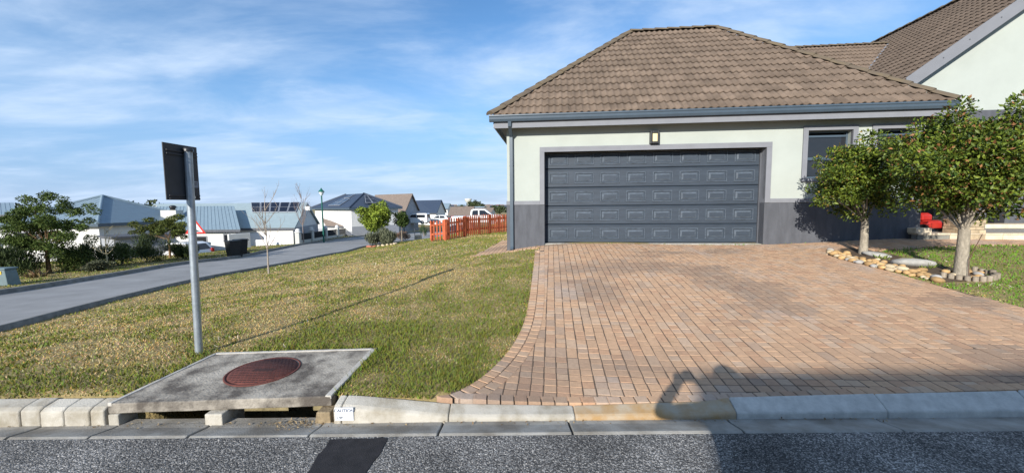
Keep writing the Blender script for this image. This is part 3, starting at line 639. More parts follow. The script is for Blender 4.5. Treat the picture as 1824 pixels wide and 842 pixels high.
# sectional door
m_door = mat('door_blue_grey', (.037, .050, .068), .55, .22, 5.0, spec=.35, stretch=(.5, .5, 5), detail=8, bump=.15, bscale=40)
m_door_hi = mat('door_edge_highlight', (.072, .09, .113), .6, .4, 9, stretch=(1, 1, 4))  # lighter door colour that paints highlights along the panel edges
DV0 = .24; SH = .44; ZB = .585
mb = MB()
for r_ in range(5):
    z0 = ZB + r_ * SH; prof = [(DV0 + .03, z0), (DV0 + .004, z0 + .012), (DV0, z0 + .02), (DV0, z0 + SH - .045), (DV0 - .006, z0 + SH - .036), (DV0 - .006, z0 + SH - .022), (DV0 + .004, z0 + SH - .012), (DV0 + .03, z0 + SH)]
    V = [(.0, y, z) for y, z in prof] + [(4.88, y, z) for y, z in prof]; mb.add(V, [(i, i + 8, i + 9, i + 1) for i in range(7)])
mb.box((0, DV0 + .031, ZB), (4.88, DV0 + .06, ZB + 5 * SH))
gdoor = mb.build('garage_door', m_door, house); gdoor['label'] = 'dark blue grey sectional garage door with raised panels'
def door_panel_mesh():
    mb = MB(); w, hh = .455, .265; rings = [(0, .0), (.008, -.014), (.024, -.014), (.036, .0), (.050, .0), (.085, -.016)]
    pts = []
    for d_, y in rings: pts += [(-w / 2 + d_, y, -hh / 2 + d_), (w / 2 - d_, y, -hh / 2 + d_), (w / 2 - d_, y, hh / 2 - d_), (-w / 2 + d_, y, hh / 2 - d_)]
    n = len(rings); Fc = []; 
    for a in range(n - 1):
        for i in range(4): j = (i + 1) % 4; Fc.append((a * 4 + i, a * 4 + j, a * 4 + 4 + j, a * 4 + 4 + i))
    mb.add(pts, Fc[:8], 1); mb.add(pts, Fc[8:16], 0); mb.add(pts, Fc[16:20], 1); mb.add(pts, [(20, 21, 22, 23)], 0); return mb
pm = None
for r_ in range(5):
    for c in range(8):
        if pm is None: o = door_panel_mesh().build('panel', [m_door, m_door_hi], gdoor, fixn=False); pm = o.data
        else: o = bpy.data.objects.new('panel', pm); COL.objects.link(o); o.parent = gdoor
        o.location = (.335 + c * .602, DV0 - .0008, ZB + .215 + r_ * SH)
mb = MB(); mb.box((-.0, .04, .45), (4.88, .5, .578)); mb.build('threshold', m_conc, house)
# windows
def window(u0, u1, z0, z1, name='window', two=True):
    t = .10; mb = MB(); mb.box((u0 - t, -.03, z0 - t * .8), (u0, .05, z1 + t)).box((u1, -.03, z0 - t * .8), (u1 + t, .05, z1 + t)).box((u0, -.03, z1), (u1, .05, z1 + t)).box((u0, -.045, z0 - t * .8), (u1, .05, z0))
    w = mb.build(name, m_trim, house, bevel=.003)
    f = MB(); y = .13; a = .035
    f.box((u0, y, z0), (u0 + a, y + .05, z1)).box((u1 - a, y, z0), (u1, y + .05, z1)).box((u0 + a, y, z1 - a), (u1 - a, y + .05, z1)).box((u0 + a, y, z0), (u1 - a, y + .05, z0 + a)); zm = z0 + (z1 - z0) * .42
    f.box((u0 + a, y - .008, zm - .03), (u1 - a, y + .05, zm + .03)).box((u0 + a, y - .006, z1 - .13), (u1 - a, y + .045, z1 - .085)); f.build('window_frame', m_steel, w, bevel=.003)
    for za, zb in ((z0 + a, zm - .03), (zm + .03, z1 - .13)): MB().box((u0 + a, y + .022, za), (u1 - a, y + .028, zb)).build('pane', mat('clear_glass', (.02, .022, .026), .03, .1, 3, spec=.5), w)
    MB().box((u0, .262, z0), (u1, .30, z1)).build('room_shade', m_dark, w)
    MB().box((u0 + a, y + .03, zm + .04), (u0 + a + .05, y + .04, z0 + .66)).build('curtain', mat('curtain_tan', (.5, .30, .16), .9, .2, 30), w)
window(*WIN1); window(*WIN2)
# roof of the garage
EU0, EU1, EV, EZ = -1.20, 8.27, -.35, 3.50
RV = 3.30; RZ = 6.62; RU0, RU1 = 2.52, 5.02
roof = MB()
eL, eR, rL, rR = (EU0, EV, EZ), (EU1, EV, EZ), (RU0, RV, RZ), (RU1, RV, RZ); bL, bR = (EU0, 2 * RV - EV, EZ), (EU1, 2 * RV - EV, EZ)
roof.add([eL, eR, rR, rL], [(0, 1, 2, 3)]); roof.add([eL, rL, bL], [(0, 1, 2)]); roof.add([eR, bR, rR], [(0, 1, 2)]); roof.add([bR, bL, rL, rR], [(0, 1, 2, 3)]); roof.add([eL, eR, bR, bL], [(0, 1, 2, 3)])
m_tile = mat('concrete_roof_tile', (.148, .110, .082), .92, .3, 2.6, bump=.55, bscale=60, detail=9, objvar=.13, col2=None)
m_tile2 = mat('concrete_roof_tile_joined', (.148, .110, .082), .92, .3, 2.6, bump=.55, bscale=60, detail=9)
m_ridge = mat('ridge_tile', (.11, .087, .068), .92, .3, 3.5, bump=.5, bscale=60, col2=(.155, .118, .07))
garage_roof = roof.build('roof', m_tile2, house); garage_roof['label'] = 'brown grey hipped roof of wavy concrete tiles'
TWID, TLEN = .30, .42
def tile_bm():
    bm = bmesh.new(); n = 12; rows = []
    def zprof(t): s = (t * 2) % 1.0; return .034 * max(0, math.cos((s - .5) * 2 * math.pi * .78)) ** 1.0 if abs(s - .5) < .33 else 0.0
    for yy, dz in ((0, 0), (0, .018), (TLEN, .006)):
        rows.append([bm.verts.new((i / n * TWID, yy, zprof(i / n * .9999) + dz)) for i in range(n + 1)])
    for a, b in zip(rows[:-1], rows[1:]):
        for i in range(n): f = bm.faces.new((a[i], a[i + 1], b[i + 1], b[i])); f.smooth = (b is rows[2])
    return bm
tbm = tile_bm(); tile_me = bpy.data.meshes.new('tile'); tbm.to_mesh(tile_me); tile_me.materials.append(m_tile)
def lay_tiles(o, ax, up, nrm, quad, gauge, parent, budget, joined=None, wid=TWID, rise=0.012):
    """tiles over a planar polygon quad given in (s along ax, t up the slope)"""
    o, ax, up, nrm = map(Vector, (o, ax, up, nrm)); smin = min(q[0] for q in quad); smax = max(q[0] for q in quad); tmax = max(q[1] for q in quad)
    edges = [(quad[i], quad[(i + 1) % len(quad)]) for i in range(len(quad))]; cx = sum(q[0] for q in quad) / len(quad); cy = sum(q[1] for q in quad) / len(quad)
    nr = int(tmax / gauge + .999); cnt = 0; top = []
    tilt = math.atan2(.022, TLEN)
    for r_ in range(nr):
        t0 = r_ * gauge; k0 = math.floor(smin / wid)
        for k in range(k0, int(smax / wid) + 2):
            s0 = k * wid + .0; cut = []; out = False
            for (a, b) in edges:
                e = Vector((b[0] - a[0], b[1] - a[1])); nn = Vector((-e.y, e.x)).normalized()
                if nn.dot(Vector((cx - a[0], cy - a[1]))) < 0: nn = -nn
                ds = [nn.dot(Vector((x - a[0], y - a[1]))) for x, y in ((s0, t0), (s0 + wid, t0), (s0, t0 + gauge), (s0 + wid, t0 + gauge))]
                if max(ds) < .03: out = True; break
                if abs(e.x) > 1e-3 and abs(e.y) < 1e-3 and a[1] < .01: continue
                ds2 = ds + [nn.dot(Vector((x - a[0], y - a[1]))) for x, y in ((s0, t0 + TLEN), (s0 + wid, t0 + TLEN))]
                if min(ds2) < -.002: cut.append((a, nn))
            if out: continue
            Mx = Matrix((( *(ax * (wid / TWID)), 0), (*up, 0), (*nrm, 0), (0, 0, 0, 1))).transposed(); 
            jit = random.uniform(-.003, .003); tl = Matrix.Rotation(-math.atan2(.024, TLEN) + random.uniform(-.006, .006), 4, 'X')
            pos = o + ax * (s0 + random.uniform(-.003, .003)) + up * (t0 - .04 + jit) + nrm * (rise + .022)
            T = Matrix.Translation(pos) @ Mx @ tl
            if not cut and joined is None: 
                ob = bpy.data.objects.new('tile', tile_me); COL.objects.link(ob); ob.parent = parent; ob.matrix_local = T; cnt += 1; continue
            bm = bmesh.new(); bm.from_mesh(tile_me); bm.transform(T)
            for a, nn in cut:
                pc = o + ax * a[0] + up * a[1]; pn = ax * nn.x + up * nn.y
                bmesh.ops.bisect_plane(bm, geom=bm.verts[:] + bm.edges[:] + bm.faces[:], plane_co=pc, plane_no=-pn, clear_outer=True)
            if not bm.faces: bm.free(); continue
            if joined is None:
                me = bpy.data.meshes.new('tile'); bm.to_mesh(me); me.materials.append(m_tile); ob = bpy.data.objects.new('tile', me); COL.objects.link(ob); ob.parent = parent; cnt += 1
            else:
                me = bpy.data.meshes.new('tmp'); bm.to_mesh(me); joined.from_mesh(me); bpy.data.meshes.remove(me)
            bm.free()
    return cnt
slope_v = Vector((0, RV - EV, RZ - EZ)); SL = slope_v.length; up = slope_v.normalized(); axv = Vector((1, 0, 0)); nrm = axv.cross(up)
ntile = lay_tiles((EU0, EV, EZ), axv, up, nrm, [(0, 0), (EU1 - EU0, 0), (RU1 - EU0, SL), (RU0 - EU0, SL)], SL / 14.0, garage_roof, 300)
print('roof tiles', ntile)
def ridge_caps(p0, p1, n, nm='ridge_tile', r=.125, parent=None, m=None, lift=.02):
    p0, p1 = Vector(p0), Vector(p1); d = (p1 - p0); L_ = d.length / n; d.normalize(); side = d.cross(Vector((0, 0, 1))).normalized(); upv = side.cross(d)
    for i in range(n):
        mb = MB(); V = []
        for s, rr, lf in ((0, r * 1.06, .018), (.03, r * 1.06, .018), (L_ + .03, r * .97, .0)):
            for k in range(7):
                a = math.pi * k / 6; V.append(p0 + d * (i * L_ + s) + side * (math.cos(a) * rr) + upv * (math.sin(a) * rr * .62 + lf + lift))
        mb.add(V, [(a * 7 + k, a * 7 + k + 1, a * 7 + 8 + k, a * 7 + 7 + k) for a in (0, 1) for k in range(6)], smooth=True); mb.add(V[:7], [tuple(range(7))])
        mb.build(nm, m or m_ridge, parent or garage_roof, fixn=False)
ridge_caps(eL, rL, 14); ridge_caps(eR, rR, 14); ridge_caps(rL, rR, 7)
# gutter, fascia, soffit, downpipe
def gutter_run(a, b, v, z, nm, parent):
    prof = [(0, .0), (-.012, .008), (-.012, -.012), (-.03, -.02), (-.055, -.05), (-.06, -.085), (-.045, -.11), (.03, -.11), (.045, -.10), (.045, -.0)]
    V = [(a, v + y, z + dz) for y, dz in prof] + [(b, v + y, z + dz) for y, dz in prof]; n = len(prof)
    return MB().add(V, [(i, (i + 1), n + i + 1, n + i) for i in range(n - 1)] + [tuple(range(n)), tuple(range(2 * n - 1, n - 1, -1))]).build(nm, m_steel, parent)
prof = [(-.075, .018), (-.075, -.012), (-.06, -.03), (-.055, -.075), (-.03, -.125), (.03, -.125), (.03, -.02)]
V = [(EU0 - .03, EV + y, EZ - .01 + z) for y, z in prof] + [(EU1 + .03, EV + y, EZ - .01 + z) for y, z in prof]; n = len(prof)
MB().add(V, [(i, (i + 1) % n, n + (i + 1) % n, n + i) for i in range(n)] + [tuple(range(n)), tuple(range(2 * n - 1, n - 1, -1))]).build('gutter', m_steel, house, bevel=.004)
mb = MB(); mb.box((EU0 + .07, EV + .035, EZ - .27), (EU1 - .07, EV + .06, EZ - .06)); mb.build('fascia', m_trim, house, bevel=.003)
mb = MB(); mb.box((EU0 + .09, EV + .06, EZ - .10), (EU1 - .09, .0, EZ - .085)).box((EU0 + .05, EV + .06, EZ - .24), (EU0 + .075, 6.9, EZ - .04)).box((EU1 - .075, EV + .06, EZ - .24), (EU1 - .05, 6.9, EZ - .04)).box((EU0 + .075, .0, EZ - .10), (-.88, 7, EZ - .085)).box((8.05, .0, EZ - .10), (EU1 - .075, 7, EZ - .085)); mb.build('soffit', mat('soffit_white', (.30, .31, .33), .8, .05), house)
mb = MB(); a = .038
for p0, p1 in (((-.77, EV + .0, EZ - .12), (-.77, EV + .02, EZ - .22)), ((-.77, EV + .02, EZ - .22), (-.77, -.06, EZ - .42)), ((-.77, -.06, EZ - .42), (-.77, -.06, .50)), ((-.77, -.06, .50), (-.77, -.11, .455))):
    p0, p1 = np.array(p0), np.array(p1); d_ = unit((p1 - p0)[None])[0]; s_ = np.array([1., 0, 0]); t_ = np.cross(d_, s_); e = d_ * .012
    V = [p + s_ * i * a + t_ * j * a * .8 for p in (p0 - e, p1 + e) for i, j in ((-1, -1), (1, -1), (1, 1), (-1, 1))]
    mb.add(V, [(0, 1, 2, 3), (7, 6, 5, 4), (0, 4, 5, 1), (1, 5, 6, 2), (2, 6, 7, 3), (3, 7, 4, 0)])
mb.box((-.82, -.02, 1.2), (-.72, -.012, 1.23)).box((-.82, -.02, 2.4), (-.72, .0, 2.43)); mb.build('downpipe', m_steel, house, bevel=.004)
# wall lamp over the door
lamp = empty('wall_lamp', uvw(2.47, -.001, 2.84), YAW, 'black wall lantern with cream diffuser above the garage door', 'wall lamp')
m_blk = mat('lamp_black', (.018, .018, .02), .4, .2, 20, spec=.5)
mb = MB(); mb.box((-.105, -.03, -.0), (.105, .0, .285)); mb.build('back_plate', m_blk, lamp, bevel=.008)
mb = MB(); mb.box((-.10, -.115, -.0), (-.052, -.031, .285)).box((.052, -.115, -.0), (.10, -.031, .285)).box((-.052, -.115, .225), (.052, -.031, .285)).box((-.052, -.115, -.0), (.052, -.031, .05)); mb.build('housing', m_blk, lamp, bevel=.01)
MB().box((-.05, -.10, .052), (.05, -.035, .223)).build('diffuser', mat('lamp_cream', (.80, .66, .36), .35, .05), lamp)

# ---- the gabled wing to the right with its porch
GV = 2.0; gs = math.tan(R(36.5)); G0 = (9.28, 4.49); GAP = 14.2; gz = lambda u: G0[1] + (u - G0[0]) * gs
GRZ = gz(GAP); GE = 8.35; GEZ = gz(GE)
mb = MB(); poly = [(8.9, .1), (8.9, gz(8.9) - .1), (GAP, GRZ - .1), (2 * GAP - 8.9, gz(8.9) - .1), (2 * GAP - 8.9, .1)]
ops = (11.0, 11.78, .82, 2.95)
mb2 = MB(); wall_panel(mb2, 8.9, 2 * GAP - 8.9, .1, gz(8.9) - .1, GV, .25, [ops])
mb2.add([(8.9, GV, gz(8.9) - .1), (2 * GAP - 8.9, GV, gz(8.9) - .1), (GAP, GV, GRZ - .1)], [(0, 1, 2)])
mb2.box((8.9, GV + .25, .1), (9.15, 12, gz(8.9) - .15)); mb2.build('wing_wall', m_pale, house, fixn=False)
mb = MB(); mb.box((8.88, GV - .012, .1), (11.0, GV + .2, 1.60)).box((11.78, GV - .012, .1), (17, GV + .2, 1.60)); mb.build('wing_plinth', m_plinth, house)
d_ = MB(); d_.box((11.0, GV - .03, .82), (11.07, GV + .2, 2.95)).box((11.71, GV - .03, .82), (11.78, GV + .2, 2.95)).box((11.0, GV - .03, 2.95), (11.78, GV + .2, 3.05)); d_ = d_.build('front_door', m_plinth, house)
MB().box((11.07, GV + .21, .82), (11.71, GV + .25, 2.95)).build('door_leaf', mat('door_black', (.012, .013, .014), .45, .2, 8), d_); MB().box((11.60, GV + .17, 1.72), (11.64, GV + .205, 1.86)).build('handle', m_galv, d_)
# barge board
BB = GV - .32
mb = MB(); e0, e1 = 8.95, GAP
V = []
for v_ in (BB, BB + .03):
    V += [(e0, v_, gz(e0) - .02), (e1, v_, gz(e1) - .02), (e1, v_, gz(e1) + .32), (e0, v_, gz(e0) + .32)]
mb.add(V, [(0, 1, 2, 3), (7, 6, 5, 4), (0, 4, 5, 1), (1, 5, 6, 2), (2, 6, 7, 3), (3, 7, 4, 0)]); mb.build('barge_board', mat('barge_grey', (.19, .195, .21), .7, .06, 3), house, bevel=.006)
mb = MB()
for uu in (9.75, 10.3, 10.95, 11.6): mb.tube([(uu, BB - .006, gz(uu) + .17), (uu, BB, gz(uu) + .17)], .016, 8)
mb.build('bolt', m_plinth, house)
# wing roof, left slope seen at a glancing angle, with the link roof behind the garage
wing = MB(); OFF = .26; V = [(GE, BB, GEZ + OFF - .05), (GAP, BB, GRZ + OFF - .05), (GAP, 15, GRZ + OFF - .05), (GE, 15, GEZ + OFF - .05), (2 * GAP - GE, BB, GEZ + OFF - .05), (2 * GAP - GE, 15, GEZ + OFF - .05)]
wing.add(V, [(0, 1, 2, 3), (1, 4, 5, 2)]); wing_roof = wing.build('wing_roof', m_tile2, house)
jb = bmesh.new(); upw = Vector((1, 0, gs)).normalized(); axw = Vector((0, -1, 0)); nw = axw.cross(upw); Lw = (GAP - GE) / upw.x
lay_tiles((GE, 12.8, GEZ + OFF - .05), axw, upw, nw, [(0, 0), (12.8 - BB, 0), (12.8 - BB, Lw), (0, Lw)], .345, wing_roof, 0, joined=jb)
me = bpy.data.meshes.new('wing_tiles'); jb.to_mesh(me); jb.free(); me.materials.append(m_tile2); o = bpy.data.objects.new('roof_tiles', me); COL.objects.link(o); o.parent = wing_roof; o['kind'] = 'stuff'
ridge_caps((GAP, BB, GRZ + OFF), (GAP, 13, GRZ + OFF), 26, parent=wing_roof)
LKV, LKZ = 7.7, 7.50; lk_s = math.tan(R(38)); ulk = lambda z: G0[0] + (z - OFF + .05 - G0[1]) / gs
ev = 1.5; ez = LKZ - (LKV - ev) * lk_s
u_top, u_bot = ulk(LKZ) + .05, ulk(ez) + .05
lk = MB(); lk.add([(4.5, ev, ez), (u_bot, ev, ez), (u_top, LKV, LKZ), (4.5, LKV, LKZ), (4.5, 2 * LKV - ev, ez), (u_bot, 2 * LKV - ev, ez)], [(0, 1, 2, 3), (3, 2, 5, 4)]); link_roof = lk.build('link_roof', m_tile2, house)
jb = bmesh.new(); upl = Vector((0, 1, lk_s)).normalized(); Ll = (LKV - ev) / upl.y
vlo = Ll * .30
lay_tiles((6.6, ev, ez), (1, 0, 0), upl, Vector((1, 0, 0)).cross(upl), [(0, 0), (u_bot - 6.6, 0), (u_top - 6.6, Ll), (0, Ll)], .345, link_roof, 0, joined=jb)
me = bpy.data.meshes.new('link_tiles'); jb.to_mesh(me); jb.free(); me.materials.append(m_tile2); o = bpy.data.objects.new('roof_tiles', me); COL.objects.link(o); o.parent = link_roof; o['kind'] = 'stuff'
ridge_caps((6.0, LKV, LKZ), (u_top + .2, LKV, LKZ), 24, parent=link_roof)
# valley flashing
a, b = np.array([u_bot, ev, ez]), np.array([u_top, LKV, LKZ]); w_ = np.array([.10, 0, .10 * gs]); mb = MB(); mb.add([a - [.11, 0, -.055], a + w_ + [0, 0, .05], b + w_ + [0, 0, .05], b - [.11, 0, -.055]], [(0, 1, 2, 3)]); mb.build('valley_flashing', mat('lead_flashing', (.22, .26, .32), .5, .2, 8), house)
# porch
PZ = .825
m_stone = mat('sandstone_clad', (.43, .34, .22), .9, .3, 9, bump=.5, bscale=40, objvar=.22); m_sand_s = mat('sandstone_pale', (.60, .50, .36), .9, .2, 7, objvar=.12, bump=.3); m_slate = mat('slate_grey', (.17, .165, .14), .9, .35, 9, objvar=.15)
mb = MB(); mb.box((8.08, -.02, .3), (16, GV - .03, PZ - .006)).box((7.9, -.20, .3), (16, -.02, PZ - .006)); porch = mb.build('porch', mat('porch_tile', (.33, .31, .29), .8, .15, 4), house)
u = 7.84; k = 0
while u < 14:
    w_ = random.uniform(.26, .46) if k > 0 else .32
    MB().box((u + .004, -.235, .48), (u + w_ - .004, -.202, PZ - .03)).build('riser_stone', m_slate if k < 2 else m_sand_s, porch, bevel=.004)
    MB().box((u + .003, -.245, PZ - .028), (u + w_ - .003, .06, PZ + .004)).build('tread_stone', m_sand_s, porch, bevel=.004); u += w_; k += 1
MB().box((7.80, -.245, PZ + .006), (8.10, -.03, PZ + .115)).build('end_stone', m_sand_s, porch, bevel=.006)
MB().box((10.2, GV - .55, PZ), (16, GV - .03, PZ + .10)).build('door_step', m_sand_s, porch, bevel=.006)
def column(u0, v0, w, zb, zs, nm='porch_column'):
    c = MB().box((u0, v0, zb), (u0 + w, v0 + w, 3.2)).build(nm, m_plinth, house)
    z = zb; random.seed(int(u0 * 10))
    while z < zs - .02:
        hh = random.uniform(.055, .10)
        for (p0, dx, dy) in (((u0, v0 - .03), 1, 0), ((u0 - .03, v0 - .03), 0, 1)):
            s = 0.0
            while s < w:
                ln = min(random.uniform(.14, .3), w - s + .001)
                if ln < .04: break
                lo = (p0[0] + s * dx + .002 * dx, p0[1] + s * dy + .002 * dy, z + .003); hi = (p0[0] + (s + ln) * dx - .002 * dx + (.03 - random.uniform(0, .008)) * dy, p0[1] + (s + ln) * dy + (.03) * dx - .002 * dy, min(z + hh, zs) - .003)
                MB().box((lo[0], lo[1] + random.uniform(0, .008) * dx, lo[2]), hi).build('cladding_stone', m_stone, c, bevel=.004); s += ln
        z += hh
column(8.70, -.22, .42, .60, 1.12); column(9.2, 1.0, .42, PZ, 1.15)
mb = MB(); mb.box((8.1, -.30, 3.05), (12.5, .25, 3.32)).box((8.1, .25, 3.2), (12.5, GV, 3.26)); mb.build('porch_beam', m_plinth, house)

# ================================================================== STREET FURNITURE ON THE VERGE
pp = at_z(354, 629, .14); PX, PY, PZ0 = pp
sign = empty('sign_post', (PX, PY, PZ0), 0, 'grey galvanised post carrying a dark sign panel seen from behind, beside the storm drain', 'sign')
top = at_y(335, 268, PY); tx, tz = top[0] - PX, top[2] - PZ0; lx = lambda z: tx * z / tz
mb = MB(); mb.tube([(0, 0, -.25), (lx(tz * .5), 0, tz * .5), (tx, 0, tz - .01)], .031, 20); mb.build('pole', m_galv, sign)
MB().lathe([(.041, 0), (.041, .026), (.034, .034), (0, .036)], 20).build('cap', m_blk, sign, loc=(tx, 0, tz - .012))
m_back = mat('sign_back', (.050, .052, .056), .6, .2, 6, spec=.4)
pn = MB(); pn.box((-.004, -.165, -.245), (.004, .165, .245)); panel = pn.build('panel', m_back, sign, bevel=.0015, loc=(-2.955 - PX, 3.56 - PY, 1.815 - PZ0)); panel.rotation_euler = (0, 0, R(-5))
panel['label'] = 'dark grey back of a rectangular sign panel'
for zz in (.185, .155, -.205, -.232):
    MB().box((.004, -.145, zz - .006), (.016, .155, zz + .006)).build('rail', m_back, panel)
for zz in (.17, -.22):
    MB().tube([(.018, .07, zz), (.04, .07, zz)], .013, 12).build('bolt', mat('bolt_steel', (.6, .6, .58), .35, .1, metal=.7), panel)
st = MB().box((.0045, .085, -.13), (.0065, .15, -.07)).build('sticker', mat('sticker_pale', (.22, .24, .28), .6, .1), panel); MB().box((.0066, .095, -.09), (.0072, .14, -.085)).box((.0066, .095, -.103), (.0072, .135, -.098)).build('sticker_print', m_blk, st)

# ================================================================== PLANTS
def bare_tree(px, py, top_py, seed, label, lean=.0, spread=.5, r0=.028, name='bare_tree', col=(.30, .26, .21), nb=9, red=True):
    rs = random.Random(seed); b = on_ground(px, py); hgt = at_y(px, top_py, b[1])[2] - b[2]
    root = empty(name, b, 0, label, 'tree'); tr = MB(); tw = MB(); m = mat(name + '_bark_%d' % seed, col, .9, .35, 30, bump=.4)
    path = [(0, 0, -.1)] + [(lean * (k / 6) * hgt + rs.uniform(-.02, .02) * hgt * .3, rs.uniform(-.02, .02) * hgt * .3, hgt * k / 6) for k in range(1, 7)]
    tr.tube(path, [r0 * 1.25] + [r0 * (1 - .88 * k / 6) for k in range(1, 7)], 8); tr.build('trunk', m, root)
    def grow(p, d, L_, r, lev):
        pts = [p]; q = Vector(p)
        for k in range(4): d = (d + Vector((rs.uniform(-.16, .16), rs.uniform(-.16, .16), rs.uniform(-.02, .16)))).normalized(); q = q + d * L_ / 4; pts.append(tuple(q))
        tw.tube(pts, [r * (1 - .75 * k / 4) for k in range(5)], 5, cap=False)
        if lev < 2:
            for j in range(3): k = rs.randint(1, 4); grow(pts[k], (d + Vector((rs.uniform(-.9, .9), rs.uniform(-.9, .9), rs.uniform(-.1, .6)))).normalized(), L_ * rs.uniform(.35, .55), r * .5, lev + 1)
    for k in range(nb):
        t = rs.uniform(.34, .93); i = int(t * 6); p = path[min(i + 0, 6)]; a = k * 2.4 + rs.uniform(-.4, .4)
        grow(p, Vector((math.cos(a) * spread * 1.5, math.sin(a) * spread * 1.5, 1)).normalized(), hgt * (1 - t * .55) * .5, r0 * .5, 0)
    tw.build('branches', m, root); return root
def tree(name, label, base, trunk_h, limbs, clumps, leaf_n, leaf_len, cols, material, bark, seed, r0, cat='tree', group=None, leaf_w=.5, flat=False, trunk_lean=(0, 0), tip=None, droop=0.0):
    """trunk, limbs to each clump, leaves spread through the clumps. clumps: (x,y,z,rx,ry,rz) local"""
    rs = random.Random(seed); root = empty(name, base, 0, label, cat, group)
    mb = MB(); th = trunk_h; tp = (trunk_lean[0], trunk_lean[1], th)
    path = [(0, 0, -.12), (trunk_lean[0] * .15, trunk_lean[1] * .15, .02), (trunk_lean[0] * .5 + rs.uniform(-.02, .02), trunk_lean[1] * .5, th * .5), tp]
    mb.tube(path, [r0 * 1.35, r0 * 1.15, r0 * .95, r0 * .85], 12); mb.build('trunk', bark, root)
    lb = MB()
    for c in clumps[:limbs]:
        m1 = (tp[0] + (c[0] - tp[0]) * .45 + rs.uniform(-.05, .05), tp[1] + (c[1] - tp[1]) * .45 + rs.uniform(-.05, .05), tp[2] + (c[2] - tp[2]) * .55)
        lb.tube([(tp[0], tp[1], tp[2] - .05), m1, (c[0], c[1], c[2])], [r0 * .27, r0 * .18, r0 * .06], 6, cap=False)
    lb.build('limbs', bark, root)
    C = np.array([c[:3] for c in clumps]); Rr = np.array([c[3:6] for c in clumps]); vol = Rr[:, 0] * Rr[:, 1] + Rr[:, 0] * Rr[:, 2]; k = RNG.choice(len(clumps), leaf_n, p=vol / vol.sum())
    d = rand_dirs(leaf_n); rad = RNG.random(leaf_n) ** .38; P = C[k] + d * Rr[k] * rad[:, None]
    P += RNG.normal(0, .02, P.shape) * Rr[k]
    out = unit(d / Rr[k]); D = unit(out * .7 + rand_dirs(leaf_n) * .8 + np.array([0, 0, .15 - droop])); Nn = unit(out * .5 + rand_dirs(leaf_n) * .7 + np.array([0, 0, .5]))
    ci = RNG.random(leaf_n); col = np.array(cols[0])[None] * (1 - ci[:, None]) + np.array(cols[1])[None] * ci[:, None]
    cl = RNG.uniform(.8, 1.2, len(clumps))[k]; col = col * cl[:, None] * RNG.uniform(.8, 1.2, (leaf_n, 1))
    if tip is not None:
        tm = (rad > .8) & (RNG.random(leaf_n) < tip[1] * (vnoise(k * 3.7, k * 1.3) * 2) ** 2); col[tm] = np.array(tip[0])[None] * RNG.uniform(.7, 1.2, (tm.sum(), 1))
    ln = leaf_len * RNG.uniform(.65, 1.3, leaf_n)
    leaves('crown', P, D, Nn, ln, ln * leaf_w, col, material, root); return root
def ball_clumps(cx, cy, cz, rx, ry, rz, n, cr, seed):
    rs = np.random.default_rng(seed); d = unit(rs.normal(size=(n, 3))); rad = rs.uniform(.35, .86, n); P = d * rad[:, None] * np.array([rx, ry, rz]) + np.array([cx, cy, cz]); r_ = rs.uniform(.7, 1.3, n) * cr
    return [(p[0], p[1], p[2], a * 1.1, a * 1.1, a * .85) for p, a in zip(P, r_)]
def px_m(p): return F_PX / p[1]
# the two clipped trees beside the driveway
bark_pale = mat('bark_pale', (.30, .26, .20), .95, .38, 28, bump=.9, bscale=55, stretch=(1, 1, .45))
G1, G2, RED = (.022, .055, .008), (.175, .22, .024), (.26, .12, .045)
b1 = on_ground(1537, 453); b2 = on_ground(1711, 491); b1[2] -= .0
def crown_at(b, px, py, dy=0.0): p = at_y(px, py, b[1] + dy); return p - b
def clipped(name, label, b, cpx, rpx, rpy, th_px, seed, n, leafn, r0):
    c = crown_at(b, *cpx); s = b[1] / F_PX; rx, rz = rpx * s, rpy * s; th = at_y(cpx[0], th_px, b[1])[2] - b[2]
    tp = crown_at(b, cpx[2] if len(cpx) > 2 else cpx[0], th_px)
    cl = ball_clumps(c[0], c[1] + .05, c[2], rx * 1.03, rx * .97, rz * 1.03, n * 2, rx * .20, seed)
    cl += ball_clumps(c[0], c[1], c[2], rx * .62, rx * .6, rz * .62, n // 3, rx * .30, seed + 1)
    return cl, th
cl1, th1 = clipped('t', '', b1, (1532, 312), 77, 86, 392, 5, 46, 0, .07)
tree('clipped_tree', 'round clipped evergreen tree casting its shadow on the grey garage plinth', b1, th1, 14, cl1, 22000, .060, (G1, G2), m_leaf, bark_pale, 5, .063, leaf_w=.48, tip=((.30, .20, .05), .10))
cl2, th2 = clipped('t', '', b2, (1742, 292), 134, 116, 408, 9, 60, 0, .07)
cl2 += [(c[0] + .1, c[1], c[2] + 112 * b2[1] / F_PX * .95 + .0, .16, .16, .12) for c in [crown_at(b2, 1690, 300), crown_at(b2, 1800, 290)]]
tree('clipped_tree', 'larger clipped evergreen tree with red young leaves, trunk rising from a ring of log edging', b2, th2, 16, cl2, 40000, .060, (G1, G2), m_leaf, bark_pale, 9, .074, leaf_w=.48, tip=(RED, .12))
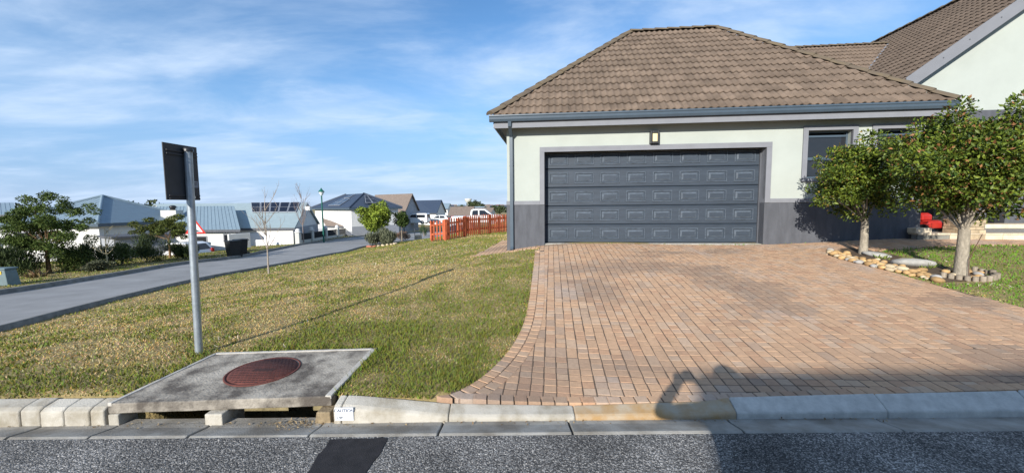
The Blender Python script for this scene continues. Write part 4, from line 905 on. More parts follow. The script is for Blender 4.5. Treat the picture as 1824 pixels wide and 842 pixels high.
# river stones, flat rocks and log edging of the bed
def pebble(p, r, m, label, group, seed, flat=.6, name='river_stone', cat='stone'):
    rs = np.random.default_rng(seed); bm = bmesh.new(); bmesh.ops.create_icosphere(bm, subdivisions=2, radius=1.0); k = rs.uniform(-1, 1, 3); sx, sy = r * rs.uniform(.85, 1.3), r * rs.uniform(.75, 1.1)
    for v in bm.verts: f = 1 + .10 * math.sin(v.co.x * 2.1 + k[0] * 6) + .08 * math.sin(v.co.y * 2.7 + k[1] * 6); v.co = Vector((v.co.x * sx * f, v.co.y * sy * f, v.co.z * r * flat * f))
    for f in bm.faces: f.smooth = True
    me = bpy.data.meshes.new(name); bm.to_mesh(me); bm.free(); me.materials.append(m); o = bpy.data.objects.new(name, me); COL.objects.link(o); o.location = [float(c) for c in p]; o.rotation_euler = (rs.uniform(-.2, .2), rs.uniform(-.2, .2), rs.uniform(0, 6))
    tag(o, label, cat, group)
st_m = [(mat('stone_tan', (.46, .29, .13), .75, .3, 9, objvar=.25), 'tan'), (mat('stone_buff', (.50, .40, .26), .75, .25, 9, objvar=.2), 'buff'), (mat('stone_grey', (.42, .40, .37), .75, .2, 9, objvar=.2), 'grey')]
m_soil = mat('bed_soil', (.10, .07, .045), .97, .4, 12, bump=.6)
bed_sheet('garden_bed', bed_poly, .012, m_soil, .12)
line = resample(catmull([on_ground(*p) for p in ((1478, 455), (1530, 470), (1580, 483), (1630, 494), (1672, 504))]), 80); pts = []
rr = random.Random(3); tries = 0
while len(pts) < 105 and tries < 6000:
    tries += 1; q = line[rr.randrange(80)]; off = abs(rr.gauss(0, .17)); x = q[0] + off * .55 + rr.uniform(-.03, .03); y = q[1] + off * .85; r_ = rr.uniform(.035, .075)
    if all(math.hypot(x - a, y - b) > (r_ + c) * .80 for a, b, c in pts): pts.append((x, y, r_))
for i in range(14):
    a = rr.uniform(0, 6.28); x, y = b2[0] + math.cos(a) * rr.uniform(.12, .3), b2[1] + math.sin(a) * rr.uniform(.12, .27); pts.append((x, y, rr.uniform(.03, .055)))
for i, (x, y, r_) in enumerate(pts):
    k = 0 if rr.random() < .58 else (1 if rr.random() < .7 else 2); m, w = st_m[k]
    pebble((x, y, h(x, y) + r_ * .35 + .01), r_, m, '%s rounded river stone edging the bed beside the driveway' % w, '%s river stones of the garden bed' % w, 50 + i)
p = on_ground(1630, 473); pebble((p[0], p[1], p[2] + .03), .26, mat('rock_flat_grey', (.40, .385, .35), .85, .25, 7, bump=.5), 'broad flat grey rock lying among the river stones between both clipped trees', None, 901, .32, 'flat_rock', 'rock')
p = on_ground(1560, 456); pebble((p[0], p[1], p[2] + .02), .22, mat('rock_flat_grey', (.4, .4, .4)), 'flat pale rock at the foot of the clipped tree by the garage wall', None, 902, .25, 'flat_rock', 'rock')
edging = empty('log_edging', (b2[0], b2[1], b2[2]), 0, 'weathered half log edging ringing the larger clipped tree', 'edging'); m_log = mat('weathered_log', (.30, .25, .19), .95, .35, 20, objvar=.25, stretch=(1, 1, .3))
for i in range(15):
    a = R(-165 + i * 13.2); x, y = .36 * math.cos(a), .33 * math.sin(a); z0 = h(b2[0] + x, b2[1] + y) - b2[2]
    MB().tube([(x, y, z0 - .05), (x, y, z0 + .075 + random.uniform(-.012, .012))], .034, 9).build('log', m_log, edging)
# wire stake leaning on the trunk
mb = MB(); mb.tube([(b2[0] - .02, b2[1] - .12, b2[2] + .0), (b2[0] - .015, b2[1] - .10, b2[2] + .25), (b2[0] + .14, b2[1] - .11, b2[2] + .62)], .005, 6); tag(mb.build('support_wire', mat('rusty_wire', (.10, .05, .035), .8, .2)), 'thin rusty wire leaning on the larger clipped tree trunk', 'wire')
def tuft(px, py, n, hgt, spread, cols, label, name='grass_tuft', cat='plant', wid=.014, group=None, up=.9, b=None):
    b = on_ground(px, py) if b is None else np.asarray(b, float); root = empty(name, b, 0, label, cat, group); P = np.zeros((n, 3)); P[:, :2] = RNG.normal(0, spread * .35, (n, 2)); d = rand_dirs(n); d[:, 2] = np.abs(d[:, 2]) * .6 + up; d = unit(d + np.concatenate([P[:, :2] * .8 / max(spread, .01), np.zeros((n, 1))], 1))
    P[:, 2] = [h(b[0] + q[0], b[1] + q[1]) - b[2] - .02 for q in P[:200]] + [-.02] * max(0, n - 200)
    ci = RNG.random((n, 1)); col = np.array(cols[0]) * (1 - ci) + np.array(cols[1]) * ci; ln = hgt * RNG.uniform(.45, 1.1, n)
    leaves('leaves', P, d, unit(rand_dirs(n) + np.array([0, -.4, .2])), ln, np.full(n, wid), col, m_leaf_dull, root); return root
tuft(1648, 478, 60, .16, .12, ((.08, .14, .02), (.22, .28, .05)), 'small green strappy plant beside the broad flat rock', 'strappy_plant'); tuft(1572, 462, 40, .12, .1, ((.10, .16, .03), (.3, .32, .08)), 'small yellow green strappy plant by the thin clipped trunk', 'strappy_plant')
for i, (wx, wy) in enumerate(((1238, 648), (1300, 684), (1347, 686), (1632, 647), (1540, 664), (1694, 652), (1690, 580), (1258, 697))): tuft(wx, wy, 26, .028, .03, ((.06, .13, .02), (.14, .22, .04)), 'tiny green weed sprouting between driveway pavers', 'weed', 'weed', .006, 'weeds in the paving joints')
# red mower on the porch
mw = empty('lawn_mower', uvw(8.42, .45, .827), YAW + R(20), 'red lawn mower parked on the porch behind the stone step', 'lawn mower'); m_red = mat('mower_red', (.42, .022, .015), .45, .1, 5, spec=.5, coat=.3)
mb = MB(); mb.cbox((-.24, -.32, .08), (.24, .32, .26), .05); mb.build('deck', m_red, mw, bevel=.03); mb = MB(); mb.cbox((-.15, -.16, .26), (.15, .16, .42), .05); mb.build('engine_cover', m_red, mw, bevel=.02)
for sx in (-.26, .26):
    for sy in (-.24, .24): MB().tube([(sx - .025, sy, .09), (sx + .025, sy, .09)], .09, 14).build('wheel', m_blk, mw)
mb = MB(); mb.tube([(-.2, .3, .2), (-.2, .75, .75), (.2, .75, .75), (.2, .3, .2)], .013, 8); mb.build('handle', m_red, mw)

# ---- left side of the street: trees, shrubs, cabinet, bin, sign
bare_tree(479, 488, 352, 3, 'slender leafless sapling with upswept twigs on the dry lawn', .0, .55, .026, col=(.32, .27, .22), nb=11)
bare_tree(541, 434, 338, 8, 'tall leafless tree beside the pillared garden wall', .0, .35, .042, col=(.25, .20, .18), nb=14)
bare_tree(192, 478, 405, 12, 'small pale leafless sapling among the shrubs across the street', .0, .9, .03, col=(.50, .42, .25), nb=9)
def layered(px, py, layers, seed, label, n, col, trunk_px, name='thorn_tree', leaf=.09, r0=.07):
    b = on_ground(px, py); cl = []; rs = random.Random(seed); s = b[1] / F_PX
    for (cx, cy, rx, ry) in layers:
        c = at_y(cx, cy, b[1]) - b; k = max(4, int(rx / 4.5))
        for i in range(k):
            o_ = (i + .5) / k * 2 - 1; cl.append((c[0] + o_ * rx * s * .8, c[1] + rs.uniform(-.8, .8) * rx * s * .7, c[2] + rs.uniform(-.7, .7) * ry * s, rx * s * rs.uniform(.16, .3), rx * s * rs.uniform(.2, .34), ry * s * rs.uniform(.3, .6)))
    return tree(name, label, b, at_y(px, trunk_px, b[1])[2] - b[2], max(8, len(cl) // 4), rs.sample(cl, len(cl)), n, leaf, col, m_leaf_dull, mat('thorn_bark', (.20, .12, .06), .95, .35, 20, bump=.5), seed, r0, leaf_w=.38)
layered(88, 487, [(90, 358, 38, 14), (50, 375, 40, 12), (125, 378, 36, 14), (28, 398, 42, 14), (85, 398, 48, 18), (130, 402, 34, 12), (20, 424, 38, 16), (70, 428, 50, 20), (125, 425, 30, 14), (95, 446, 36, 12), (30, 442, 32, 12)], 21, 'broad feathery thorn tree beside the metal roofed house', 24000, ((.035, .065, .012), (.13, .175, .04)), 445, leaf=.085)
layered(303, 460, [(290, 393, 30, 9), (262, 404, 26, 8), (318, 400, 24, 12), (300, 410, 40, 8), (250, 416, 18, 7), (322, 420, 18, 9)], 22, 'small flat topped thorn tree in front of the white hatchback', 9000, ((.04, .065, .012), (.16, .175, .04)), 425, leaf=.10, r0=.055)
def shrub(px, py, wpx, hpx, n, cols, label, name='shrub', leaf=.10, upright=False, seed=0, material=None, group=None, cat='shrub', dy=0.0, lw=.35, b=None):
    b = on_ground(px, py) if b is None else b; s = b[1] / F_PX; root = empty(name, b, 0, label, cat, group); rs = np.random.default_rng(seed + 77); w, hh = wpx * s, hpx * s; k = max(14, int(wpx / 4))
    C = np.stack([rs.uniform(-.42, .42, k) * w, rs.uniform(-.35, .35, k) * w * .8, rs.uniform(.22, .75, k) * hh], 1); C[:, 2] *= 1 - .55 * (np.abs(C[:, 0]) / (w * .5)) ** 2
    i = rs.integers(0, k, n); d = rand_dirs(n); rad = RNG.random(n) ** .4; P = C[i] + d * rad[:, None] * np.array([w * .2, w * .2, hh * .26]); P[:, 2] = np.maximum(P[:, 2], .02)
    D = unit(d * (.5 if upright else 1) + rand_dirs(n) * .5 + np.array([0, 0, 1.6 if upright else .25])); ci = RNG.random((n, 1)); col = (np.array(cols[0]) * (1 - ci) + np.array(cols[1]) * ci) * rs.uniform(.75, 1.25, k)[i][:, None]
    ln = leaf * RNG.uniform(.6, 1.3, n); o = leaves('foliage', P, D, unit(d + rand_dirs(n) * .6), ln, ln * lw, col, material or m_leaf_dull, root)
    st_ = MB()
    for j in range(min(k, 6)): st_.tube([(0, 0, -.08), tuple(C[j] * [.5, .5, .6]), tuple(C[j])], [.025, .015, .006], 5, cap=False)
    st_.build('stems', m_wood, root); return root
DG = ((.018, .034, .012), (.07, .095, .03)); 
for i, (px, py, w, hh, up_, cs, lb) in enumerate(((28, 492, 80, 62, True, DG, 'tall dark reedy shrub beside the grey utility cabinet'), (120, 484, 60, 48, False, ((.03, .05, .012), (.10, .14, .03)), 'rounded green shrub right beside the broad thorn tree trunk'), (158, 478, 60, 50, True, DG, 'dark reedy shrub between the thorn tree and the pale sapling'), (215, 472, 60, 42, False, ((.03, .055, .015), (.11, .15, .04)), 'low mid green shrub just beyond the pale sapling'),
        (262, 466, 66, 50, True, DG, 'dark upright reedy shrub in front of the low annex wall'), (328, 461, 44, 34, True, DG, 'dark reedy shrub growing against the white hatchback'), (175, 482, 40, 18, False, ((.06, .07, .04), (.16, .17, .10)), 'low grey green ground shrub at the bed edge'))):
    shrub(px, py, w, hh, 3800, cs, lb, 'reedy_shrub' if up_ else 'garden_shrub', .16 if up_ else .085, up_, i, lw=.16 if up_ else .4)
tuft(64, 494, 40, .42, .2, ((.16, .09, .05), (.24, .19, .08)), 'reddish aloe with pointed leaves under the broad thorn tree', 'aloe', wid=.07, up=.5)
p = on_ground(8, 508); cab = empty('utility_cabinet', p, R(10), 'grey green electrical kiosk with a yellow label beside the street', 'cabinet'); mc_ = mat('cabinet_grey', (.13, .18, .19), .6, .12, 5)
mb = MB(); V = [(-.5, -.2, -.05), (.28, -.2, -.05), (.28, .2, -.05), (-.5, .2, -.05), (-.5, -.17, .50), (.20, -.17, .50), (.20, .17, .50), (-.5, .17, .50)]; mb.add(V, [(3, 2, 1, 0), (4, 5, 6, 7), (0, 1, 5, 4), (1, 2, 6, 5), (2, 3, 7, 6), (3, 0, 4, 7)]); mb.build('body', mc_, cab, bevel=.02)
MB().cbox((-.53, -.2, .50), (.23, .2, .55), .02).build('lid', mc_, cab, bevel=.01); MB().box((.03, -.186, .36), (.12, -.176, .46)).build('warning_label', mat('label_yellow', (.6, .45, .05), .6, .2), cab)
def wheelie_bin(px, py, label):
    b = on_ground(px, py); root = empty('wheelie_bin', b, R(-25), label, 'bin'); root.scale = (.82, .82, .86); m = mat('bin_black', (.018, .019, .02), .5, .2, 6)
    V = [(-.24, -.28, .05), (.24, -.28, .05), (.24, .26, .05), (-.24, .26, .05), (-.29, -.36, .98), (.29, -.36, .98), (.29, .34, .98), (-.29, .34, .98)]
    MB().add(V, [(3, 2, 1, 0), (4, 5, 6, 7), (0, 1, 5, 4), (1, 2, 6, 5), (2, 3, 7, 6), (3, 0, 4, 7)]).build('body', m, root, bevel=.03); MB().cbox((-.31, -.39, .985), (.31, .37, 1.06), .03).build('lid', m, root, bevel=.02)
    for s in (-.27, .27): MB().tube([(s - .03, .32, .1), (s + .03, .32, .1)], .1, 12).build('wheel', m, root)
    MB().tube([(-.25, .38, .95), (-.25, .43, .98), (.25, .43, .98), (.25, .38, .95)], .015, 6).build('handle', m, root)
wheelie_bin(416, 458, 'black wheelie bin standing before the white boundary wall'); wheelie_bin(430, 454, 'second black wheelie bin tucked behind the first one')
# triangular warning sign
p = on_ground(352, 461); ws = empty('warning_sign', p, R(18), 'red bordered white triangle warning sign on a thin pole across the street', 'sign'); s = p[1] / F_PX
zt = at_y(351, 389, p[1])[2] - p[2]; zb_ = at_y(351, 416, p[1])[2] - p[2]; hw = (zt - zb_) * .577 * 1.0
MB().tube([(0, .02, -.2), (0, .02, zt - .05)], .03, 10).build('pole', m_galv, ws)
MB().prism([(-hw, zb_), (hw, zb_), (0, zt)], .012, at=-.012).build('plate', mat('sign_red', (.60, .03, .02), .5, .05), ws, bevel=.02)
i_ = .70; zc = zb_ + (zt - zb_) / 3; f_ = lambda x, z: (x * i_, zc + (z - zc) * i_); pl = MB().prism([f_(-hw, zb_), f_(hw, zb_), f_(0, zt)], .004, at=-.0165).build('face', mat('sign_white', (.75, .77, .8), .5, .03), ws)
zq = zb_ + (zt - zb_) * .17; MB().prism([(-hw * .5, zq), (-hw * .35, zq), (-hw * .12, zq + .06), (hw * .12, zq + .06), (hw * .35, zq), (hw * .5, zq), (hw * .5, zq - .03), (-hw * .5, zq - .03)], .004, at=-.0205).build('hump_symbol', m_blk, ws)
# street lamp
p = on_ground(577, 431); lp = empty('street_lamp', p, 0, 'green street lamp with lantern head beside the pillared garden wall', 'street lamp'); zl = at_y(572, 335, p[1])[2] - p[2]; m_gr = mat('lamp_green', (.012, .11, .085), .45, .15, 5); xl = at_y(572, 335, p[1])[0] - p[0]
MB().tube([(0, 0, -.2), (xl * .2, 0, zl * .2), (xl * .88, 0, zl * .86)], [.085, .07, .055], 10).build('pole', m_gr, lp)
MB().lathe([(.05, zl * .86), (.11, zl * .87), (.22, zl * .925), (.23, zl * .93)], 10, c=(xl * .9, 0)).build('lantern', mat('lantern_glass', (.7, .74, .75), .3, .05), lp); MB().lathe([(.27, zl * .93), (.25, zl * .94), (.09, zl * .975), (.03, zl * 1.0), (0, zl * 1.01)], 10, c=(xl * .9, 0)).build('lantern_cap', m_gr, lp)
# bushes at the lawn's far end
tb = on_ground(672, 432); s = tb[1] / F_PX
cl = ball_clumps(*(at_y(669, 386, tb[1]) - tb), 31 * s, 27 * s, 28 * s, 40, 7.5 * s, 31)
tree('garden_tree', 'bright yellow green bushy tree behind the rounded lavender bush', tb, 18 * s, 8, cl, 6500, .20, ((.10, .15, .015), (.30, .36, .05)), m_leaf_dull, m_wood, 31, .06, leaf_w=.5)
tb = on_ground(716, 430); s = tb[1] / F_PX
cl = ball_clumps(*(at_y(716, 392, tb[1]) - tb), 17 * s, 16 * s, 15 * s, 22, 5.5 * s, 33); tree('garden_tree', 'dark green young tree between the yellow green tree and picket fence', tb, 20 * s, 6, cl, 3600, .17, ((.025, .05, .012), (.09, .13, .03)), m_leaf_dull, m_wood, 33, .05, leaf_w=.45)
shrub(716, 428, 26, 17, 1300, ((.18, .10, .06), (.30, .20, .13)), 'reddish brown dry shrub under the dark green young tree', 'dry_shrub', .16, True, 41, lw=.2)
shrub(681, 437, 44, 30, 6000, ((.05, .06, .035), (.17, .18, .11)), 'rounded grey green lavender bush with a stone border on the lawn', 'lavender_bush', .2, True, 42, lw=.22)
bb = on_ground(681, 438)
for i in range(11):
    a = R(180 + i * 18); x, y = bb[0] + math.cos(a) * .95, bb[1] + math.sin(a) * .8; pebble((x, y, h(x, y) + .06), .12, mat('stone_red', (.42, .16, .10), .8, .2, 6) if i < 5 else st_m[1][0], 'reddish border stone at the foot of the lavender bush' if i < 5 else 'buff border stone at the foot of the lavender bush', 'border stones round the lavender bush', 700 + i)
p = on_ground(745, 427); sp_ = empty('log_planter', p, 0, 'pale cut log planter with a small green plant beside the picket fence', 'planter'); s = p[1] / F_PX
MB().lathe([(7.0 * s, -.05), (6.6 * s, 4.5 * s), (6.2 * s, 8.4 * s), (5.2 * s, 8.4 * s), (5.0 * s, 7.6 * s), (0, 7.6 * s)], 14).build('log', mat('cut_log', (.50, .38, .25), .9, .25, 9), sp_); MB().tube([(-5 * s, -.2, -.1), (-5.2 * s, -.2, 21 * s)], .03, 6).build('stake', m_plinth, sp_)
shrub(755, 421, 12, 26, 500, ((.02, .045, .015), (.06, .10, .03)), 'small dark conifer shrub behind the log planter', 'small_conifer', .14, True, 45)
shrub(803, 392, 16, 26, 900, ((.12, .16, .02), (.30, .33, .06)), 'yellow green weeping shrub behind the picket fence', 'weeping_shrub', .2, True, 46, b=on_ground(803, 409))
# ---- picket fence
m_pk = mat('picket_red', (.40, .095, .04), .75, .25, 6, objvar=.2)
def picket_run(A, B, hgt, label, sp=.15, gap_group=None):
    A = np.asarray(A, float); B = np.asarray(B, float); L_ = np.linalg.norm((B - A)[:2]); a = math.atan2(B[1] - A[1], B[0] - A[0]); root = empty('picket_fence', A, a, label, 'fence', gap_group); n = int(L_ / sp); me = None
    zs_ = lambda t: (h(*(A[:2] * (1 - t) + B[:2] * t)) - A[2])
    for i in range(n + 1):
        t = i / n; z = zs_(t) * .9
        if me is None: o = MB().prism([(-.037, .05), (.037, .05), (.037, hgt - .05), (0, hgt), (-.037, hgt - .05)], .02, at=-.02).build('picket', m_pk, root); me = o.data
        else: o = bpy.data.objects.new('picket', me); COL.objects.link(o); o.parent = root
        o.location = (L_ * t, random.uniform(-.004, .004), z + random.uniform(-.012, .012)); o.rotation_euler = (0, random.uniform(-.012, .012), 0)
    for zr in (.28, hgt - .25):
        z0, z1 = zs_(0) * .9, zs_(1) * .9; MB().add([(0, .002, z0 + zr), (L_, .002, z1 + zr), (L_, .04, z1 + zr), (0, .04, z0 + zr), (0, .002, z0 + zr + .07), (L_, .002, z1 + zr + .07), (L_, .04, z1 + zr + .07), (0, .04, z0 + zr + .07)], [(3, 2, 1, 0), (4, 5, 6, 7), (0, 1, 5, 4), (1, 2, 6, 5), (2, 3, 7, 6), (3, 0, 4, 7)]).build('rail', m_pk, root)
    for t in np.linspace(0, 1, max(2, int(L_ / 1.7) + 1)): MB().box((L_ * t - .045, .042, zs_(t) - .2), (L_ * t + .045, .13, zs_(t) + hgt - .04)).build('post', m_pk, root)
fb, fc, fd = on_ground(796, 428), on_ground(829, 422), on_ground(912, 414); fa = at_y(768, 426, fb[1] + .45); fa[2] = h(fa[0], fa[1])
picket_run(fa, fb, .93, 'short red picket fence panel beside the log planter', gap_group=None); picket_run(fb + [.03, -.12, 0], fc, .95, 'red picket gate panel standing slightly forward of the fence line'); picket_run(fc + [.03, .1, 0], fd, 1.0, 'long red picket fence run meeting the garage corner')
picket_run(fc + [-.9, 4.6, 0], fd + [.4, 5.0, 0], 1.05, 'far red picket run seen through the front pickets')

# ================================================================== BACKGROUND HOUSES
m_white = mat('plaster_white', (.66, .65, .62), .85, .06, 2); m_cream = mat('plaster_cream', (.50, .50, .46), .85, .07, 2); m_greyw = mat('plaster_grey', (.30, .31, .33), .85, .08, 2)
def metal_roof(name, col):
    m = mat(name, col, .5, .08, 3, spec=.4); N, L, b = nodes_of(m); tc = N.new('ShaderNodeTexCoord'); wv = N.new('ShaderNodeTexWave'); wv.inputs['Scale'].default_value = .75; wv.bands_direction = 'X'; wv.inputs['Distortion'].default_value = 0
    L.new(tc.outputs['UV'], wv.inputs['Vector']); bp = N.new('ShaderNodeBump'); bp.inputs['Strength'].default_value = .5; bp.inputs['Distance'].default_value = .05; L.new(wv.outputs['Fac'], bp.inputs['Height']); L.new(bp.outputs[0], b.inputs['Normal']); return m
m_bluemetal = metal_roof('roof_blue_grey_metal', (.19, .255, .30)); m_palemetal = metal_roof('roof_pale_metal', (.27, .335, .35)); m_darkmetal = metal_roof('roof_dark_blue_metal', (.040, .055, .085))
m_browntile = mat('roof_brown_tile', (.20, .155, .125), .9, .2, 3); m_solar = mat('solar_cells', (.010, .010, .016), .15, .3, 8, spec=.6); m_alu = mat('solar_frame', (.5, .52, .55), .4, .1, metal=.4)
def slab_face(mb, pts, t, m=0):
    """a plate of thickness t hung under the polygon pts"""
    P = [Vector([float(c) for c in p]) for p in pts]; n = (P[1] - P[0]).cross(P[2] - P[0]).normalized(); n = n if n.z > 0 else -n; Q = [p - n * t for p in P]; k = len(P)
    mb.add(P + Q, [tuple(range(k)), tuple(reversed(range(k, 2 * k)))] + [(i, k + i, k + (i + 1) % k, (i + 1) % k) for i in range(k)], m); return mb
def ribs(mb, A, B, Cc, Dd, step, hgt=.022, w=.03):
    """standing seams on the quad A,B (eave) C,D (ridge, C over B)"""
    A, B, Cc, Dd = [Vector([float(c) for c in p]) for p in (A, B, Cc, Dd)]; n = (B - A).cross(Dd - A).normalized(); n = n if n.z > 0 else -n; L_ = (B - A).length; k = max(1, int(L_ / step)); ax = (B - A).normalized()
    for i in range(1, k):
        t = i / k; p, q = A.lerp(B, t), Dd.lerp(Cc, t); s = ax * w * .5; mb.add([p - s, p + s, q + s, q - s, p - s + n * hgt, p + s + n * hgt, q + s + n * hgt, q - s + n * hgt], [(4, 5, 6, 7), (0, 4, 7, 3), (1, 2, 6, 5), (0, 1, 5, 4)])
def gable_house(name, label, rl, rr_, el, er, gz_, m_wall, m_roof, over=.35, rib=None, group=None, cat='house', origin=None):
    """ridge left/right and front eave left/right in world space; the rear slope mirrors the front one"""
    rl, rr_, el, er = [np.asarray(p, float) for p in (rl, rr_, el, er)]; er[2] = el[2]; rr_[2] = rl[2]
    o = np.array([(el[0] + er[0]) / 2, (el[1] + er[1]) / 2, gz_]); root = empty(name, o, 0, label, cat, group)
    mir = lambda e, r: np.array([2 * r[0] - e[0], 2 * r[1] - e[1], e[2]]); bl, br = mir(el, rl), mir(er, rr_); q = lambda p: tuple(np.asarray(p) - o)
    mb = MB(); slab_face(mb, [q(el), q(er), q(rr_), q(rl)], .12); slab_face(mb, [q(br), q(bl), q(rl), q(rr_)], .12)
    if rib: ribs(mb, q(el), q(er), q(rr_), q(rl), rib)
    rf = mb.build('roof', m_roof, root)
    cen = (el + er + bl + br) / 4; ins = lambda p, k: np.array([cen[0] + (p[0] - cen[0]) * k, cen[1] + (p[1] - cen[1]) * k, p[2]])
    k = 1 - over / (np.linalg.norm((er - el)[:2]) / 2); k = max(.8, k); fl, fr, kr, kl = ins(el, k), ins(er, k), ins(br, k), ins(bl, k); zt = el[2] + (rl[2] - el[2]) * (1 - k) - .1
    W = MB(); g = gz_ - .6
    def quad(a, b): W.add([q((a[0], a[1], g)), q((b[0], b[1], g)), q((b[0], b[1], zt)), q((a[0], a[1], zt))], [(0, 1, 2, 3)])
    for a, b in ((fl, fr), (fr, kr), (kr, kl), (kl, fl)): quad(a, b)
    for a, b, r in ((fl, kl, ins(rl, k)), (fr, kr, ins(rr_, k))): W.add([q((a[0], a[1], zt)), q((b[0], b[1], zt)), q((r[0], r[1], rl[2] - .14))], [(0, 1, 2)])
    w = W.build('wall', m_wall, root)
    # fascia under the front eave
    F_ = MB(); F_.add([q(el + [0, 0, -.02]), q(er + [0, 0, -.02]), q(er + [0, -.03, -.2]), q(el + [0, -.03, -.2])], [(0, 1, 2, 3)]); F_.build('fascia', m_plinth, root)
    return root, o, dict(fl=fl, fr=fr, kl=kl, kr=kr, el=el, er=er, rl=rl, rr=rr_, zt=zt)
def on_wall(root, o, a, b, s0, s1, z0, z1, nm, m, proud=.03, parent=None, th=.06):
    """a box lying on the wall from a to b (plan), s along it in metres, z absolute"""
    a, b = np.asarray(a)[:2], np.asarray(b)[:2]; d = (b - a) / np.linalg.norm(b - a); n = np.array([d[1], -d[0]]); 
    if n @ (CAM[:2] - a) < 0: n = -n
    P = [a + d * s0, a + d * s1]; V = []
    for off in (proud, proud - th):
        for p, z in ((P[0], z0), (P[1], z0), (P[1], z1), (P[0], z1)): V.append((p[0] + n[0] * off - o[0], p[1] + n[1] * off - o[1], z - o[2]))
    return MB().add(V, [(0, 1, 2, 3), (7, 6, 5, 4), (0, 4, 5, 1), (1, 5, 6, 2), (2, 6, 7, 3), (3, 7, 4, 0)]).build(nm, m, parent or root)
def house_window(root, o, a, b, s0, s1, z0, z1):
    w = on_wall(root, o, a, b, s0 - .08, s1 + .08, z0 - .08, z1 + .08, 'window', m_trim, .03); on_wall(root, o, a, b, s0, s1, z0, z1, 'pane', m_glass, .04, parent=w)
def solar_array(root, o, el, er, rr_, rl, s0, s1, t0, t1, n, rows=1, lift=.10):
    el, er, rr_, rl = [np.asarray(p, float) for p in (el, er, rr_, rl)]; nn = np.cross(er - el, rl - el); nn = nn / np.linalg.norm(nn); nn = nn if nn[2] > 0 else -nn
    P = lambda s, t: (el * (1 - s) + er * s) * (1 - t) + (rl * (1 - s) + rr_ * s) * t + nn * lift - o
    for j in range(rows):
        for i in range(n):
            a0 = s0 + (s1 - s0) * (i + .03) / n; a1 = s0 + (s1 - s0) * (i + .97) / n; b0 = t0 + (t1 - t0) * (j + .02) / rows; b1 = t0 + (t1 - t0) * (j + .98) / rows
            fr = slab_face(MB(), [P(a0, b0), P(a1, b0), P(a1, b1), P(a0, b1)], .05).build('solar_panel', m_alu, root)
            e = .045; ua = (a1 - a0) * e; ub = (b1 - b0) * e * .6; bm_ = (b0 + b1) / 2
            for c0, c1 in ((b0 + ub, bm_ - ub * .4), (bm_ + ub * .4, b1 - ub)):
                mb = MB(); pts = [P(a0 + ua, c0), P(a1 - ua, c0), P(a1 - ua, c1), P(a0 + ua, c1)]; mb.add([p + nn * .006 for p in pts], [(0, 1, 2, 3)]); mb.build('cells', m_solar, fr, fixn=False)
def hip_house(name, label, N0, ax, L_, W_, ez_, rz_, gz_, m_wall, m_roof, over=.4, rib=None, ridge=0.0, along=False):
    """eave corner N0 (plan), unit axis ax to the left, depth axis away; ridge along the depth when ridge > 0"""
    N0 = np.asarray(N0, float); ax = np.asarray(ax, float); dp = np.array([ax[1], -ax[0]]); dp = dp if dp[1] > 0 else -dp
    c = lambda a, b, z: np.array([N0[0] + ax[0] * a + dp[0] * b, N0[1] + ax[1] * a + dp[1] * b, z]); o = c(L_ / 2, W_ / 2, gz_); root = empty(name, o, 0, label, 'house'); q = lambda p: tuple(p - o)
    A, B, Cc, Dd = c(0, 0, ez_), c(L_, 0, ez_), c(L_, W_, ez_), c(0, W_, ez_); r0, r1 = c(L_ / 2, W_ / 2 - ridge / 2, rz_), c(L_ / 2, W_ / 2 + ridge / 2, rz_); mb = MB(); fs = ([A, B, r0], [B, Cc, r1, r0], [Cc, Dd, r1], [Dd, A, r0, r1])
    if along: r0, r1 = c(L_ / 2 - ridge / 2, W_ / 2, rz_), c(L_ / 2 + ridge / 2, W_ / 2, rz_); fs = ([A, B, r1, r0], [B, Cc, r1], [Cc, Dd, r0, r1], [Dd, A, r0])
    for f in fs:
        if ridge == 0 and len(f) == 4: f = [f[0], f[1], r0]
        slab_face(mb, [q(p) for p in f], .1)
    rf = mb.build('roof', m_roof, root)
    if rib:
        sm = MB()
        for E0, E1, apex in ((A, B, r0), (Dd, A, r0), (B, Cc, r1)):
            k = int(np.linalg.norm(E1 - E0) / rib)
            for i in range(1, k):
                t = i / k; p = E0 * (1 - t) + E1 * t; m_ = (E0 + E1) / 2; up_ = apex - m_; f_ = 1 - abs(2 * t - 1); e_ = p + up_ * f_; d_ = (E1 - E0) / np.linalg.norm(E1 - E0) * .02
                sm.add([q(p - d_ + [0, 0, .03]), q(p + d_ + [0, 0, .03]), q(e_ + d_ + [0, 0, .03]), q(e_ - d_ + [0, 0, .03])], [(0, 1, 2, 3)]); 
        s_ = sm.build('roof_seams', m_roof, rf); s_['kind'] = 'stuff'
    cp = MB()
    for E0, E1 in ((A, r0), (B, r1 if along else r0), (Dd, r0 if along else r1)): cp.tube([q(E0 + [0, 0, .03]), q(E1 + [0, 0, .03])], .09, 6)
    cp.build('hip_cap', m_roof, rf)
    W = MB(); i_ = over; w = [c(i_, i_, 0), c(L_ - i_, i_, 0), c(L_ - i_, W_ - i_, 0), c(i_, W_ - i_, 0)]
    for a, b in zip(w, w[1:] + w[:1]): W.add([q((a[0], a[1], gz_ - .8)), q((b[0], b[1], gz_ - .8)), q((b[0], b[1], ez_ - .02)), q((a[0], a[1], ez_ - .02))], [(0, 1, 2, 3)])
    W.build('wall', m_wall, root)
    F_ = MB()
    for a, b in ((A, B), (Dd, A)): F_.add([q(a + [0, 0, -.03]), q(b + [0, 0, -.03]), q(b + [0, 0, -.22]), q(a + [0, 0, -.22])], [(0, 1, 2, 3)])
    F_.build('fascia', m_steel, root); return root, o, w, (A, B, Cc, Dd, r0, r1)
Y = lambda px, py, y: at_y(px, py, y)
